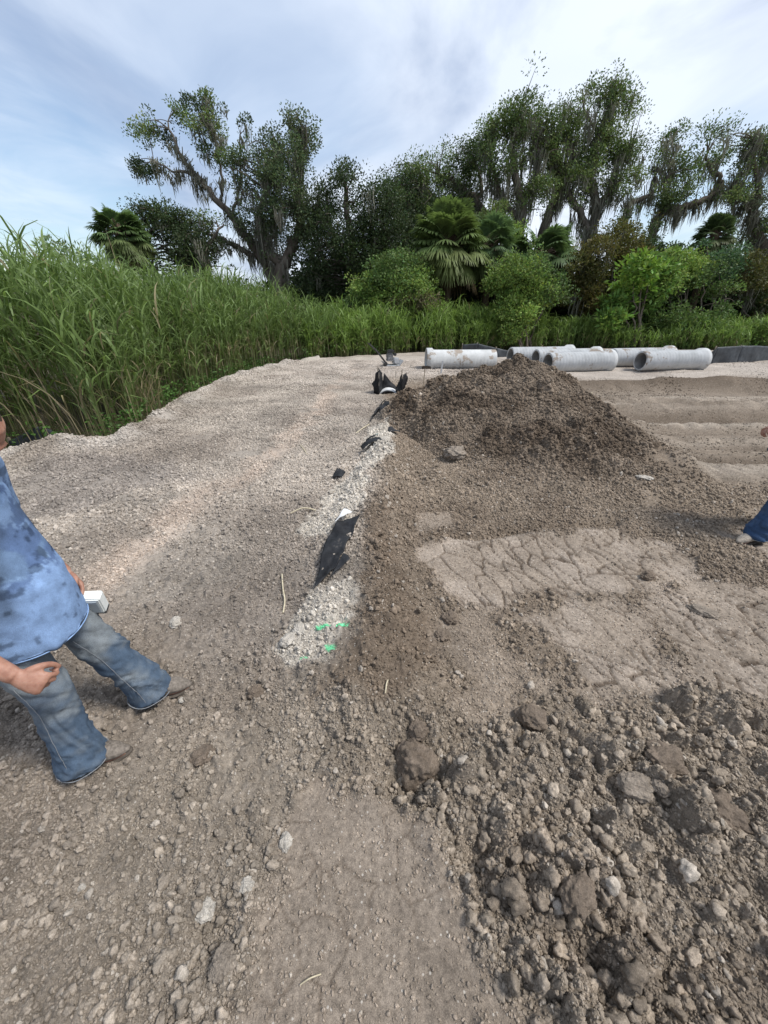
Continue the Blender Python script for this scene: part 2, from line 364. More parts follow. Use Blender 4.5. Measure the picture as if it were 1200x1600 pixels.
def new_mat(name, rough=.9, spec=.2):
    m = bpy.data.materials.new(name); m.use_nodes = True
    b = m.node_tree.nodes['Principled BSDF']; b.inputs['Roughness'].default_value = rough
    b.inputs['Specular IOR Level'].default_value = spec
    return m, m.node_tree, b
def soil_material(name, instancer=False):
    m, t, b = new_mat(name, .95, .12)
    a = nd(t, 'ShaderNodeAttribute', attribute_name='col'); a.attribute_type = 'INSTANCER' if instancer else 'GEOMETRY'
    tc = nd(t, 'ShaderNodeTexCoord'); co = tc.outputs['Object']
    def noise(s, d, r=.6):
        n = nd(t, 'ShaderNodeTexNoise', i_Scale=s, i_Detail=d, i_Roughness=r); t.links.new(co, n.inputs[0]); return n.outputs[0]
    k = 1.0 if not instancer else .035
    v1 = ramp(t, noise(45*k, 6, .7), [(.3, .62), (.5, 1.0), (.72, 1.45)])
    v2 = ramp(t, noise(320*k, 3, .7), [(.32, .70), (.5, 1.0), (.7, 1.4)])
    c = mixc(t, 1.0, a.outputs['Color'], v1, 'MULTIPLY'); c = mixc(t, 1.0, c, v2, 'MULTIPLY')
    # pale shell grit
    if not instancer:
        vo = nd(t, 'ShaderNodeTexVoronoi', i_Scale=85.0); t.links.new(co, vo.inputs[0])
        sx = nd(t, 'ShaderNodeSeparateColor'); t.links.new(vo.outputs['Color'], sx.inputs[0])
        f = math_n(t, 'MULTIPLY', math_n(t, 'GREATER_THAN', sx.outputs[0], .93), math_n(t, 'LESS_THAN', vo.outputs['Distance'], .33))
        c = mixc(t, math_n(t, 'MULTIPLY', f, .8), c, (.55, .50, .43))
    t.links.new(c, b.inputs['Base Color'])
    bp = nd(t, 'ShaderNodeBump', i_Strength=.9, i_Distance=.010 if not instancer else .003)
    h = math_n(t, 'ADD', noise(70*k, 8, .75), math_n(t, 'MULTIPLY', noise(260*k, 4, .7), .5))
    t.links.new(h, bp.inputs['Height']); t.links.new(bp.outputs[0], b.inputs['Normal'])
    return m
M_soil = soil_material('soil'); M_clod = soil_material('soil_clod', True)

GX, GY, GZ, GOUT, GCOL, GV, GQ = build_ground()
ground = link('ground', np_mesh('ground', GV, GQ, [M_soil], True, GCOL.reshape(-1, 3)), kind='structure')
def gz(x, y):
    x = np.atleast_1d(np.asarray(x, float)); y = np.atleast_1d(np.asarray(y, float))
    i = np.clip(np.searchsorted(xs, x)-1, 0, len(xs)-2); j = np.clip(np.searchsorted(ys, y)-1, 0, len(ys)-2)
    fx = np.clip((x-xs[i])/(xs[i+1]-xs[i]), 0, 1); fy = np.clip((y-ys[j])/(ys[j+1]-ys[j]), 0, 1)
    return (GZ[j, i]*(1-fx)+GZ[j, i+1]*fx)*(1-fy)+(GZ[j+1, i]*(1-fx)+GZ[j+1, i+1]*fx)*fy
def gz1(x, y): return float(gz(x, y)[0])
def gsamp(A, x, y):
    i = np.clip(np.searchsorted(xs, x), 0, len(xs)-1); j = np.clip(np.searchsorted(ys, y), 0, len(ys)-1); return A[j, i]

# ------------------------------------------------------------------ loose clods and gravel (nobody could count them)
def rock_mesh(name, seed, sub=2, squash=.75, amp=.35, mat=None):
    bm = bmesh.new(); bmesh.ops.create_icosphere(bm, subdivisions=sub, radius=1.0)
    r = random.Random(seed); ph = [(Vector((r.gauss(0, 1), r.gauss(0, 1), r.gauss(0, 1))).normalized(), r.uniform(.35, .95)) for _ in range(9)]
    ax = (r.uniform(.75, 1.2), r.uniform(.7, 1.05), r.uniform(.55, .9)*squash/.75)
    for v in bm.verts:
        n = v.co.normalized(); k = 1
        for d, c in ph:
            t = n.dot(d)
            if t > c: k = min(k, c/t)       # cut facets
        o_ = Vector((seed*2.3, seed, -seed)); k = .7*k+.3*min(k*1.15, 1)+.20*mnoise.fractal(n*1.6+o_, .9, 2.1, 4)+.24*mnoise.fractal(n*3.6+o_, .45, 2.1, 4)
        v.co = Vector((n.x*k*ax[0], n.y*k*ax[1], n.z*k*ax[2]))
    me = bpy.data.meshes.new(name); bm.to_mesh(me); bm.free()
    for p in me.polygons: p.use_smooth = True
    if mat: me.materials.append(mat)
    return me
clodcol = bpy.data.collections.new('clod_shapes')
for i in range(7):
    o = bpy.data.objects.new('soil_clod_shape', rock_mesh('soil_clod_shape', 31+i, 3, .75, .35, M_clod)); clodcol.objects.link(o)
def scatter_clods():
    N = 1900000
    u = rng.random(N)*2-1; ux = u*math.asinh(16/1.5); uy = math.asinh(.1/1.2)+rng.random(N)*(math.asinh(17/1.2)-math.asinh(.1/1.2))
    x = 1.5*np.sinh(ux); y = 1.2*np.sinh(uy)
    keep = (np.abs(x) < 1.08*(y*CP+CAM_H*SP)+.2) & (y > .12)
    x = x[keep]; y = y[keep]; n = len(x)
    sm = gsamp(GOUT[1], x, y); mo = gsamp(GOUT[3], x, y); rb = gsamp(GOUT[4], x, y)
    e, side, t = linedist(x, y, EDGE)
    dens = (1-.93*sm)*(.50+.25*rb+.2*mo+.6*fbm(x*1.1, y*1.1, 301, 3)+.45*fbm(x*4, y*4, 302, 2))
    tk = ss(3.6, 4.6, x-.2*(y-7))*ss(4.2, 4.7, y)*(1-mo); dens = dens*(1-.82*tk); dens = np.clip(dens, .015, 1); dens[(side > 0) & (e > .3)] = 0
    k = rng.random(n) < dens
    x = x[k]; y = y[k]; sm = sm[k]; mo = mo[k]; rb = rb[k]; n = len(x)
    dist = np.hypot(x, y)
    smin = np.maximum(.0036, .0015*dist)
    s = smin*(1-rng.random(n))**(-1/2.7)
    s = np.minimum(s, np.where(sm > .4, .008, .013+.014*rb+.010*mo-.012*ss(3.6, 4.6, x-.2*(y-7))*ss(4.2, 4.7, y)+.016*vnoise(x*.9, y*.9, 303))*(1+.03*dist))
    z = gz(x, y)+s*.25
    c = gsamp(GCOL, x, y)*(.85+.6*rng.random((n, 1)))*(1-.22*mo)[:, None]
    pale = rng.random(n) < .045*(1-.8*mo); c[pale] = c[pale]*.4+.6*np.array([.47, .42, .355])*(.7+.5*rng.random((pale.sum(), 1)))
    c[sm > .4] *= 1.15
    me = bpy.data.meshes.new('soil_clods'); me.vertices.add(n)
    me.vertices.foreach_set('co', np.stack([x, y, z], 1).astype(np.float32).ravel())
    a = me.attributes.new('size', 'FLOAT', 'POINT'); a.data.foreach_set('value', s.astype(np.float32))
    a = me.attributes.new('turn', 'FLOAT_VECTOR', 'POINT'); a.data.foreach_set('vector', (rng.random((n, 3))*6.28).astype(np.float32).ravel())
    a = me.attributes.new('col', 'FLOAT_COLOR', 'POINT'); a.data.foreach_set('color', np.concatenate([c, np.ones((n, 1))], 1).astype(np.float32).ravel())
    a = me.attributes.new('pick', 'INT', 'POINT'); a.data.foreach_set('value', rng.integers(0, 7, n).astype(np.int32))
    o = link('soil_clods', me, kind='stuff', label='loose crumbly clods and grit scattered over the bare soil', category='soil clods')
    g = bpy.data.node_groups.new('scatter', 'GeometryNodeTree')
    g.interface.new_socket('Geometry', in_out='INPUT', socket_type='NodeSocketGeometry'); g.interface.new_socket('Geometry', in_out='OUTPUT', socket_type='NodeSocketGeometry')
    gi = g.nodes.new('NodeGroupInput'); go = g.nodes.new('NodeGroupOutput')
    ip = g.nodes.new('GeometryNodeInstanceOnPoints'); ci = g.nodes.new('GeometryNodeCollectionInfo')
    ci.inputs['Collection'].default_value = clodcol; ci.inputs['Separate Children'].default_value = True; ci.inputs['Reset Children'].default_value = True
    def na(nm, ty):
        q = g.nodes.new('GeometryNodeInputNamedAttribute'); q.data_type = ty; q.inputs[0].default_value = nm; return q.outputs[0]
    mp = g.nodes.new('GeometryNodeMeshToPoints')
    g.links.new(gi.outputs[0], mp.inputs[0]); g.links.new(mp.outputs[0], ip.inputs['Points'])
    g.links.new(ci.outputs[0], ip.inputs['Instance']); ip.inputs['Pick Instance'].default_value = True
    g.links.new(na('pick', 'INT'), ip.inputs['Instance Index'])
    e2r = g.nodes.new('FunctionNodeEulerToRotation'); g.links.new(na('turn', 'FLOAT_VECTOR'), e2r.inputs[0]); g.links.new(e2r.outputs[0], ip.inputs['Rotation'])
    g.links.new(na('size', 'FLOAT'), ip.inputs['Scale']); g.links.new(ip.outputs[0], go.inputs[0])
    md = o.modifiers.new('scatter', 'NODES'); md.node_group = g
    print('clods', n)
scatter_clods()
# ================================================================== vegetation
def leaf_material(name, trans=.3, rough=.55, spec=.25):
    m, t, b = new_mat(name, rough, spec)
    a = nd(t, 'ShaderNodeAttribute', attribute_name='col'); t.links.new(a.outputs['Color'], b.inputs['Base Color'])
    tr = nd(t, 'ShaderNodeBsdfTranslucent'); mx = nd(t, 'ShaderNodeMixShader'); mx.inputs[0].default_value = trans
    c = mixc(t, 1.0, a.outputs['Color'], (1.1, 1.15, .8), 'MULTIPLY'); t.links.new(c, tr.inputs[0])
    o = t.nodes['Material Output']; t.links.new(b.outputs[0], mx.inputs[1]); t.links.new(tr.outputs[0], mx.inputs[2]); t.links.new(mx.outputs[0], o.inputs[0])
    return m
M_leaf = leaf_material('foliage'); M_grass = leaf_material('grass_blades', .35, .5, .3); M_moss = leaf_material('hanging_moss', .2, .95, .05)
def bark_material(name, c1, c2, s=6):
    m, t, b = new_mat(name, .95, .1); tc = nd(t, 'ShaderNodeTexCoord')
    mp = nd(t, 'ShaderNodeMapping'); mp.inputs['Scale'].default_value = (1, 1, .3); t.links.new(tc.outputs['Object'], mp.inputs[0])
    n = nd(t, 'ShaderNodeTexNoise', i_Scale=float(s), i_Detail=7.0, i_Roughness=.65); t.links.new(mp.outputs[0], n.inputs[0])
    t.links.new(ramp(t, n.outputs[0], [(.3, c1), (.7, c2)]), b.inputs['Base Color'])
    bp = nd(t, 'ShaderNodeBump', i_Strength=.8, i_Distance=.03); t.links.new(n.outputs[0], bp.inputs['Height']); t.links.new(bp.outputs[0], b.inputs['Normal'])
    return m
M_bark = bark_material('oak_bark', (.07, .055, .042), (.19, .165, .135)); M_palmbark = bark_material('palm_bark', (.07, .05, .035), (.17, .13, .09), 12)
M_palestem = bark_material('pale_bark', (.28, .25, .2), (.42, .38, .32))

def unit(v): return v/np.maximum(np.linalg.norm(v, axis=-1, keepdims=True), 1e-9)
def leaf_quads(C, D, L, W, R):
    """one pointed leaf per row: from C along D, length L, width W"""
    n = len(C); D = unit(D); S = unit(np.cross(D, R.normal(size=(n, 3)))); L = np.broadcast_to(L, n)[:, None]; W = np.broadcast_to(W, n)[:, None]
    V = np.stack([C, C+D*L*.5+S*W*.5, C+D*L, C+D*L*.5-S*W*.5], 1).reshape(-1, 3)
    return V, np.arange(n*4).reshape(n, 4)
def tubes(lines, k=6):
    """lines: list of (points (m,3), radii (m,)) -> one vertex / quad set"""
    Vs, Qs, off = [], [], 0
    for P, r in lines:
        P = np.asarray(P, float); r = np.asarray(r, float); m = len(P)
        T = unit(np.gradient(P, axis=0)); ref = np.array([.3, .9, .2]) if abs(T[0][2]) > .8 else np.array([0, 0, 1.])
        A = unit(np.cross(T, ref)); B = np.cross(T, A)
        a = np.linspace(0, 2*math.pi, k, endpoint=False)
        ring = P[:, None]+r[:, None, None]*(A[:, None]*np.cos(a)[None, :, None]+B[:, None]*np.sin(a)[None, :, None])
        Vs.append(ring.reshape(-1, 3)); i = np.arange(m*k).reshape(m, k)+off
        Qs.append(np.stack([i[:-1], np.roll(i[:-1], -1, 1), np.roll(i[1:], -1, 1), i[1:]], -1).reshape(-1, 4))
        Qs.append(np.stack([i[-1, 0:1], i[-1, 1:2], i[-1, k//2:k//2+1], i[-1, k-1:k]], -1).reshape(-1, 4)); off += m*k
    return np.concatenate(Vs), np.concatenate(Qs)
def spline(P, r, n=6, wob=0, R=None):
    P = np.asarray(P, float); r = np.asarray(r, float); m = len(P)
    if m == 2: ts = np.linspace(0, 1, n+1)
    out, rr = [], []
    for i in range(m-1):
        p0 = P[max(i-1, 0)]; p1 = P[i]; p2 = P[i+1]; p3 = P[min(i+2, m-1)]
        for t in np.linspace(0, 1, n, endpoint=False):
            out.append(.5*((2*p1)+(p2-p0)*t+(2*p0-5*p1+4*p2-p3)*t*t+(-p0+3*p1-3*p2+p3)*t**3)); rr.append(r[i]+(r[i+1]-r[i])*t)
    out.append(P[-1]); rr.append(r[-1]); out = np.array(out)
    if wob and R is not None: out[1:-1] += R.normal(size=(len(out)-2, 3))*wob
    return out, np.array(rr)
def ribbons(B, D, H, W, bend, R, seg=4, colA=None, colB=None, droop=.35):
    """grass blades: base B, horizontal lean D (n,2), height H, width W"""
    n = len(B); t = np.linspace(0, 1, seg+1)[None, :, None]
    H = H[:, None, None]; D3 = np.concatenate([D, np.zeros((n, 1))], 1)[:, None]
    P = B[:, None]+D3*(bend[:, None, None]*H*(t**1.8))
    P = P+np.array([0, 0, 1.])[None, None]*H*(t-droop*np.minimum(bend[:, None, None], 1.3)*t**2.6)
    a = R.uniform(0, 2*math.pi, n); S = np.stack([np.cos(a), np.sin(a), np.zeros(n)], 1)
    S = S*.75+np.stack([-D[:, 1], D[:, 0], np.zeros(n)], 1)*.5; S = unit(S)[:, None]
    w = W[:, None, None]*np.array([.55, 1.0, .9, .6, .08] if seg == 4 else np.interp(np.linspace(0, 1, seg+1), [0, .3, .7, 1], [.6, 1, .8, .06]))[None, :, None]*.5
    V = np.stack([P-S*w, P+S*w], 2).reshape(n, -1, 3); k = (seg+1)*2
    q = np.array([[2*i, 2*i+1, 2*i+3, 2*i+2] for i in range(seg)])
    Q = (np.arange(n)[:, None, None]*k+q[None]).reshape(-1, 4)
    tt = np.repeat(np.linspace(0, 1, seg+1), 2)[None, :, None]
    C = (colA[:, None]*(1-tt)+colB[:, None]*tt).reshape(-1, 3)
    return V.reshape(-1, 3), Q, C
def merge(parts):
    off = 0; V, Q, C = [], [], []
    for p in parts:
        V.append(p[0]); Q.append(p[1]+off); C.append(p[2]); off += len(p[0])
    return np.concatenate(V), np.concatenate(Q), np.concatenate(C)

def hanging_moss(pts, R, lo=.5, hi=1.8, per=16, w=.055, spread=.15, col=(.22, .215, .17)):
    n = len(pts)*per; base = np.repeat(np.asarray(pts), per, 0)+R.normal(size=(n, 3))*np.array([spread, spread, spread*.5])
    Lc = np.repeat(lo+(hi-lo)*R.random(len(pts))**1.8, per)*R.uniform(.45, 1.0, n)
    a = R.uniform(0, 6.28, n); S = np.stack([np.cos(a), np.sin(a), np.zeros(n)], 1)
    seg = 4; t = np.linspace(0, 1, seg+1); sw = R.normal(size=(n, 3))*.10; sw[:, 2] = 0
    core = np.repeat(np.asarray(pts), per, 0)[:, None]; P = base[:, None]+(core-base[:, None])*np.array([1, 1, 0])*(t[None, :, None]*.6)+sw[:, None]*(np.sin(t*3+R.uniform(0, 6, (n, 1))))[:, :, None]-np.array([0, 0, 1.])*(Lc[:, None]*t)[:, :, None]
    ww = w*np.array([.7, 1.0, .8, .5, .05])[None, :, None]*R.uniform(.5, 1.4, (n, 1, 1))*.5
    V = np.stack([P-S[:, None]*ww, P+S[:, None]*ww], 2).reshape(-1, 3); k = (seg+1)*2
    q = np.array([[2*i, 2*i+1, 2*i+3, 2*i+2] for i in range(seg)])
    Q = (np.arange(n)[:, None, None]*k+q[None]).reshape(-1, 4)
    c = np.array(col)*R.uniform(.6, 1.35, (len(pts), 1)); c = np.repeat(np.repeat(c, per, 0)*R.uniform(.8, 1.2, (n, 1)), k, 0)
    return V, Q, c

def blob_world(b, y, R, jit=.0):
    px, py, r = b[:3]; yy = y+(b[3] if len(b) > 3 else 0)+R.uniform(-jit, jit); d = ray(px, py); t = yy/d[1]
    return np.array(AT(px, py, yy)), r*t/F
def foliage(blobs, y, R, pal, leafL=.13, leafW=.07, clus=60, per=34, sig=.26, shell=.55, gap=.35, jit=.8, flat=.8, updir=.3):
    clus = clus*(1.7 if clus > 55 else 1.65); leafL *= 1.15; leafW *= 1.25
    """leaves gathered in clumps that fill irregular blobs; returns leaves and clump centres"""
    cc, tint = [], []; gf = 1.5 if gap < .3 else .9
    for b in blobs:
        c, r = blob_world(b, y, R, jit); r *= 1.10; n = int(clus*(r/1.4)**2)+6
        v = unit(R.normal(size=(n, 3))); rad = (shell+(1-shell)*R.random(n))[:, None]**.7*r
        rad = rad*(1+.16*np.clip(R.normal(size=(n, 1)), -2, 1.6)); rad = rad*(1+.55*fbm(v[:, 0]*2.2+c[0]*3, v[:, 2]*2.2+v[:, 1]*1.4+c[2]*3, 403, 3))[:, None]
        rad = np.where(R.random((n, 1)) < .10, rad*1.28, rad); p = c+v*rad*np.array([1, 1, flat])
        k = (fbm(p[:, 0]*gf+p[:, 1]*.4, p[:, 2]*gf+p[:, 1]*.3, 401, 2) > -gap*.75+(.02 if gap < .3 else 0))
        p = p[k]; cc.append(p); base = np.array(pal[R.integers(len(pal))]); tint.append(np.broadcast_to(base, (len(p), 3))*R.uniform(.72, 1.3, (len(p), 1)))
    cc = np.concatenate(cc); tint = np.concatenate(tint)
    n = len(cc)*per; ci = np.repeat(np.arange(len(cc)), per)
    sg = sig*R.uniform(.55, 1.5, len(cc))[ci][:, None]
    off = R.normal(size=(n, 3)); off = off/(1+.32*np.linalg.norm(off, axis=1, keepdims=True)**1.5)*1.35*sg*np.array([1.15, 1.15, .75])
    C = cc[ci]+off; D = unit(off)+R.normal(size=(n, 3))*.6+np.array([0, 0, updir])
    V, Q = leaf_quads(C, D, leafL*R.uniform(.6, 1.3, n), leafW*R.uniform(.6, 1.2, n), R)
    col = tint[ci]*R.uniform(.65, 1.4, (n, 1)); col[:, 0] *= R.uniform(.85, 1.25, n)
    return V, Q, col, cc
def twigs(cc, limbs, R, frac=.35, r0=.035):
    LP = np.concatenate([l[0] for l in limbs]); LR = np.concatenate([l[1] for l in limbs]); out = []
    for p in cc[R.random(len(cc)) < frac]:
        d = np.linalg.norm(LP-p, axis=1)+.6*np.maximum(0, LP[:, 2]-p[2]); i = d.argmin(); a = LP[i]
        if d[i] < .25 or d[i] > 6: continue
        m = (a+p)/2+R.normal(size=3)*.18*d[i]*.5; m[2] += .08*d[i]; rr = min(r0*(.6+.35*d[i]), LR[i]*.8)
        out.append(spline([a, m, p], [rr, rr*.6, .006], 3))
    return out
def tree(name, label, cat, y, limbs, blobs, pal, seed, group=None, moss=0, moss_hi=1.7, mosscol=(.22, .215, .17), leaf=(.105, .06), clus=60, per=48, sig=.28,
         shell=.5, gap=.35, jit=.9, frac=.35, bark=None, flat=.8, limb_moss=0, crown='crown'):
    R = np.random.default_rng(seed)
    V, Q, C, cc = foliage(blobs, y, R, pal, leaf[0], leaf[1], clus, per, sig, shell, gap, jit, flat)
    L = []
    for pl in limbs:      # points (px, py, radius[, dy])
        P = [np.array(AT(p[0], p[1], y+(p[3] if len(p) > 3 else 0))) for p in pl]
        if len(pl[0]) > 4: P[0][2] = gz1(P[0][0], P[0][1])-.1
        L.append(spline(P, [p[2] for p in pl], 5, .04, R))
    base = L[0][0][0].copy(); base[2] = gz1(base[0], base[1])
    root = bpy.data.objects.new(name, None); COL.objects.link(root); root.location = base; root['label'] = label; root['category'] = cat
    if group: root['group'] = group
    tw = twigs(cc, L, R, frac)
    tv, tq = tubes(L, 8); link('trunk', np_mesh('trunk', tv-base, tq, [bark or M_bark]), root)
    if tw: wv, wq = tubes(tw, 4); link('branch', np_mesh('branch', wv-base, wq, [bark or M_bark]), root)
    link(crown, np_mesh(crown, V-base, Q, [M_leaf], False, C), root)
    if moss:
        low = cc[R.random(len(cc)) < moss*(.20 if y > 28.5 or y == 27 and seed == 5 else .18)]; low = low-np.array([0, 0, .1])
        if limb_moss:
            LP = np.concatenate([l[0] for l in L]); LP = LP[LP[:, 2] > 3.0]
            LP = LP[R.integers(0, len(LP), int(limb_moss))]+R.normal(size=(int(limb_moss), 3))*.15; low = np.concatenate([low, LP])
        mv, mq, mc = hanging_moss(low, R, .4, moss_hi, col=mosscol)
        link('hanging_moss', np_mesh('hanging_moss', mv-base, mq, [M_moss], False, mc), root)
    return root

OAK = [(.125, .18, .062), (.11, .16, .054), (.15, .21, .07), (.09, .135, .046)]
DARK = [(.052, .080, .032), (.060, .094, .036), (.044, .068, .028)]
GREY = (.20, .195, .155)
WOODS = 'trees along the back of the lot'
tree('oak_tree', 'tall mossy live oak with several upright crowns, highest of the trees', 'tree', 30,
     [[(905, 560, .42, 0, 1), (912, 430, .36), (922, 370, .32), (932, 325, .26), (925, 280, .2), (935, 220, .14), (955, 150, .07), (962, 125, .03)],
      [(922, 370, .25), (905, 330, .2), (885, 290, .16), (895, 240, .11), (890, 200, .05)],
      [(925, 330, .22), (950, 300, .16), (965, 255, .12), (985, 225, .06)],
      [(885, 290, .14), (865, 250, .1), (870, 215, .05)],
      [(940, 215, .1), (915, 175, .06), (910, 140, .03)]],
     [(895, 205, 34), (940, 162, 30), (962, 133, 20), (925, 148, 17), (955, 205, 32), (900, 250, 38), (870, 228, 30), (965, 255, 30), (993, 235, 20), (925, 300, 28), (980, 285, 24), (880, 180, 16), (978, 160, 14), (918, 225, 30), (890, 290, 30), (945, 250, 30)],
     OAK, 1, WOODS, moss=.42, moss_hi=2.6, gap=.12, shell=.3, clus=52, limb_moss=130)
tree('oak_tree', 'broad mossy live oak whose dark forked trunks rise behind the palms', 'tree', 29,
     [[(812, 560, .45, 0, 1), (812, 430, .38), (811, 370, .34), (815, 325, .28), (806, 280, .2), (800, 230, .13), (810, 175, .05)],
      [(845, 560, .4, 1.5, 1), (848, 400, .33, 1.5), (853, 350, .3, 1.5), (870, 305, .22, 1.5), (880, 270, .15, 1.5), (860, 215, .06, 1.5)],
      [(813, 320, .2), (835, 285, .15), (842, 240, .1), (840, 200, .05)],
      [(811, 345, .2), (790, 315, .15), (775, 285, .12), (765, 235, .08), (772, 190, .04)]],
     [(810, 182, 32), (776, 195, 24), (815, 225, 38), (785, 255, 30), (842, 250, 34), (820, 290, 28), (790, 172, 17), (835, 200, 24), (765, 225, 20), (790, 300, 24), (845, 300, 26), (860, 190, 16), (825, 160, 15)],
     OAK, 2, WOODS, moss=.45, moss_hi=2.6, gap=.14, shell=.3, clus=52, limb_moss=130)
tree('oak_tree', 'live oak with crooked mossy limbs spreading left above the large palm', 'tree', 31,
     [[(790, 560, .4, 0, 1), (780, 430, .34), (770, 375, .3), (750, 325, .24), (730, 300, .17), (710, 285, .12), (685, 272, .06)],
      [(757, 340, .2), (735, 335, .15), (700, 320, .1), (670, 300, .06)], [(745, 318, .16), (752, 285, .1), (740, 245, .05)]],
     [(620, 285, 24), (650, 275, 24), (688, 262, 26), (730, 245, 24), (742, 275, 22), (705, 300, 28), (655, 302, 28), (725, 325, 24), (630, 315, 26), (680, 335, 30), (715, 225, 12), (748, 232, 14), (665, 250, 13)],
     OAK+DARK, 3, WOODS, moss=.4, moss_hi=1.9, gap=.25, limb_moss=60)
tree('oak_tree', 'slender live oak arching to the right over an open patch of sky', 'tree', 30,
     [[(1000, 560, .3, 0, 1), (1010, 430, .27), (1017, 375, .25), (1028, 340, .23), (1050, 327, .21), (1085, 318, .19), (1118, 300, .16), (1125, 278, .13), (1108, 262, .09), (1105, 240, .05)],
      [(1120, 296, .12), (1140, 300, .08), (1155, 290, .05)], [(1035, 335, .13), (1040, 290, .1), (1050, 250, .06), (1048, 215, .03)],
      [(975, 375, .2), (978, 335, .17), (985, 318, .15), (1010, 308, .12), (1025, 290, .08), (1022, 260, .04)]],
     [(1050, 217, 15), (1045, 245, 22), (1060, 268, 26), (1050, 293, 24), (1026, 262, 18), (1038, 315, 16), (1128, 205, 22), (1105, 215, 15), (1130, 232, 20), (1118, 255, 14), (1085, 275, 14), (1010, 300, 12), (1070, 300, 14)],
     OAK, 4, WOODS, moss=.42, moss_hi=1.7, gap=.05, shell=.2, limb_moss=110, clus=44)
tree('oak_tree', 'live oak thick with grey moss at the right edge of the picture', 'tree', 27,
     [[(1270, 560, .45, 0, 1), (1255, 470, .4), (1225, 420, .33), (1195, 390, .26), (1180, 340, .2), (1185, 290, .13), (1175, 240, .08), (1185, 205, .04)],
      [(1225, 420, .25), (1200, 425, .18), (1165, 410, .13), (1130, 400, .07)], [(1183, 345, .14), (1160, 310, .1), (1150, 280, .05)],
      [(1240, 440, .25), (1225, 350, .18), (1215, 260, .1), (1215, 215, .04)]],
     [(1186, 208, 18), (1172, 236, 20), (1163, 283, 22), (1198, 262, 26), (1182, 325, 30), (1215, 225, 26), (1225, 290, 34), (1150, 305, 14), (1205, 355, 30), (1175, 375, 24), (1140, 215, 12), (1245, 350, 34)],
     OAK+[(.08, .10, .06)], 5, WOODS, moss=.65, moss_hi=2.0, gap=.12, shell=.3, limb_moss=120, clus=50)
tree('oak_tree', 'live oak leaning left with a long bare limb against the sky', 'tree', 28,
     [[(440, 560, .45, 0, 1), (428, 440, .36), (410, 405, .3), (385, 370, .25), (362, 338, .2), (330, 303, .16), (308, 275, .12), (290, 255, .1), (275, 225, .07), (262, 190, .03)],
      [(318, 288, .1), (295, 270, .08), (270, 268, .05), (240, 250, .03)], [(395, 400, .18), (370, 385, .14), (345, 372, .1), (310, 360, .05)],
      [(345, 318, .09), (345, 270, .07), (335, 210, .05), (320, 150, .02)], [(362, 338, .1), (375, 290, .07), (375, 210, .03)]],
     [(320, 148, 13), (322, 172, 16), (297, 158, 10), (285, 175, 13), (255, 178, 14), (228, 205, 14), (203, 235, 13), (240, 240, 20), (225, 268, 13), (262, 212, 18), (325, 198, 22), (345, 215, 20), (380, 190, 10), (332, 240, 16), (272, 285, 12), (352, 175, 10), (295, 200, 14), (212, 213, 10), (360, 245, 14), (250, 265, 14), (310, 225, 14), (215, 258, 9)],
     OAK+DARK, 6, WOODS, moss=.45, moss_hi=1.5, gap=.05, shell=.2, limb_moss=90, clus=46, sig=.22)
tree('oak_tree', 'dense live oak draped in long grey moss behind the cane grass', 'tree', 27,
     [[(450, 560, .5, -.5, 1), (436, 440, .42), (452, 395, .3), (470, 350, .24), (468, 290, .18), (475, 220, .1), (465, 180, .04)],
      [(440, 410, .3), (415, 390, .24), (405, 340, .18), (425, 270, .12), (430, 220, .05)], [(450, 380, .2), (490, 350, .12), (500, 300, .06)]],
     [(465, 186, 17), (478, 212, 20), (488, 240, 20), (425, 225, 20), (450, 245, 28), (412, 262, 26), (440, 300, 38), (400, 300, 30), (395, 345, 30), (450, 345, 36), (478, 300, 28), (375, 250, 13), (430, 380, 28), (485, 350, 26), (440, 205, 12), (385, 275, 16)],
     [(.09, .13, .06), (.08, .115, .055), (.105, .145, .065)], 7, WOODS, moss=.5, moss_hi=2.6, gap=.22, mosscol=(.20, .19, .155), limb_moss=50)
tree('oak_tree', 'low dark oak mass hanging moss beside the leftmost palm', 'tree', 26,
     [[(330, 560, .35, 0, 1), (325, 430, .28), (310, 390, .2), (280, 355, .12), (250, 335, .06)], [(318, 400, .15), (335, 370, .08), (350, 350, .04)]],
     [(255, 340, 26), (225, 335, 18), (290, 350, 22), (300, 385, 32), (250, 385, 30), (330, 395, 26), (215, 375, 24), (318, 345, 14), (285, 410, 30), (235, 415, 26), (310, 325, 9)],
     DARK+OAK[:1], 8, WOODS, moss=.4, moss_hi=1.5, gap=.3)
tree('evergreen_tree', 'dark dense evergreen tree standing left of the large palm', 'tree', 26,
     [[(560, 560, .35, 0, 1), (555, 420, .26), (545, 350, .18), (538, 280, .08)], [(552, 400, .15), (520, 360, .1), (510, 320, .05)], [(556, 410, .15), (590, 380, .1), (600, 320, .05)]],
     [(530, 262, 17), (548, 285, 22), (525, 312, 28), (565, 300, 22), (580, 318, 26), (540, 355, 38), (510, 400, 36), (560, 410, 40), (600, 350, 34), (515, 345, 26), (500, 440, 34), (610, 300, 18), (550, 450, 32), (590, 395, 30)],
     DARK, 9, WOODS, moss=.12, moss_hi=1.6, gap=.5, clus=75)
tree('evergreen_tree', 'dark evergreen behind the centre of the tree line, between two oaks', 'tree', 30,
     [[(650, 560, .35, 0, 1), (648, 420, .26), (640, 350, .15), (635, 300, .06)], [(648, 400, .15), (680, 370, .1), (700, 350, .05)]],
     [(635, 325, 32), (660, 360, 40), (625, 385, 40), (700, 370, 38), (740, 380, 34), (660, 410, 36)],
     DARK, 10, WOODS, moss=.08, gap=.6, clus=70)

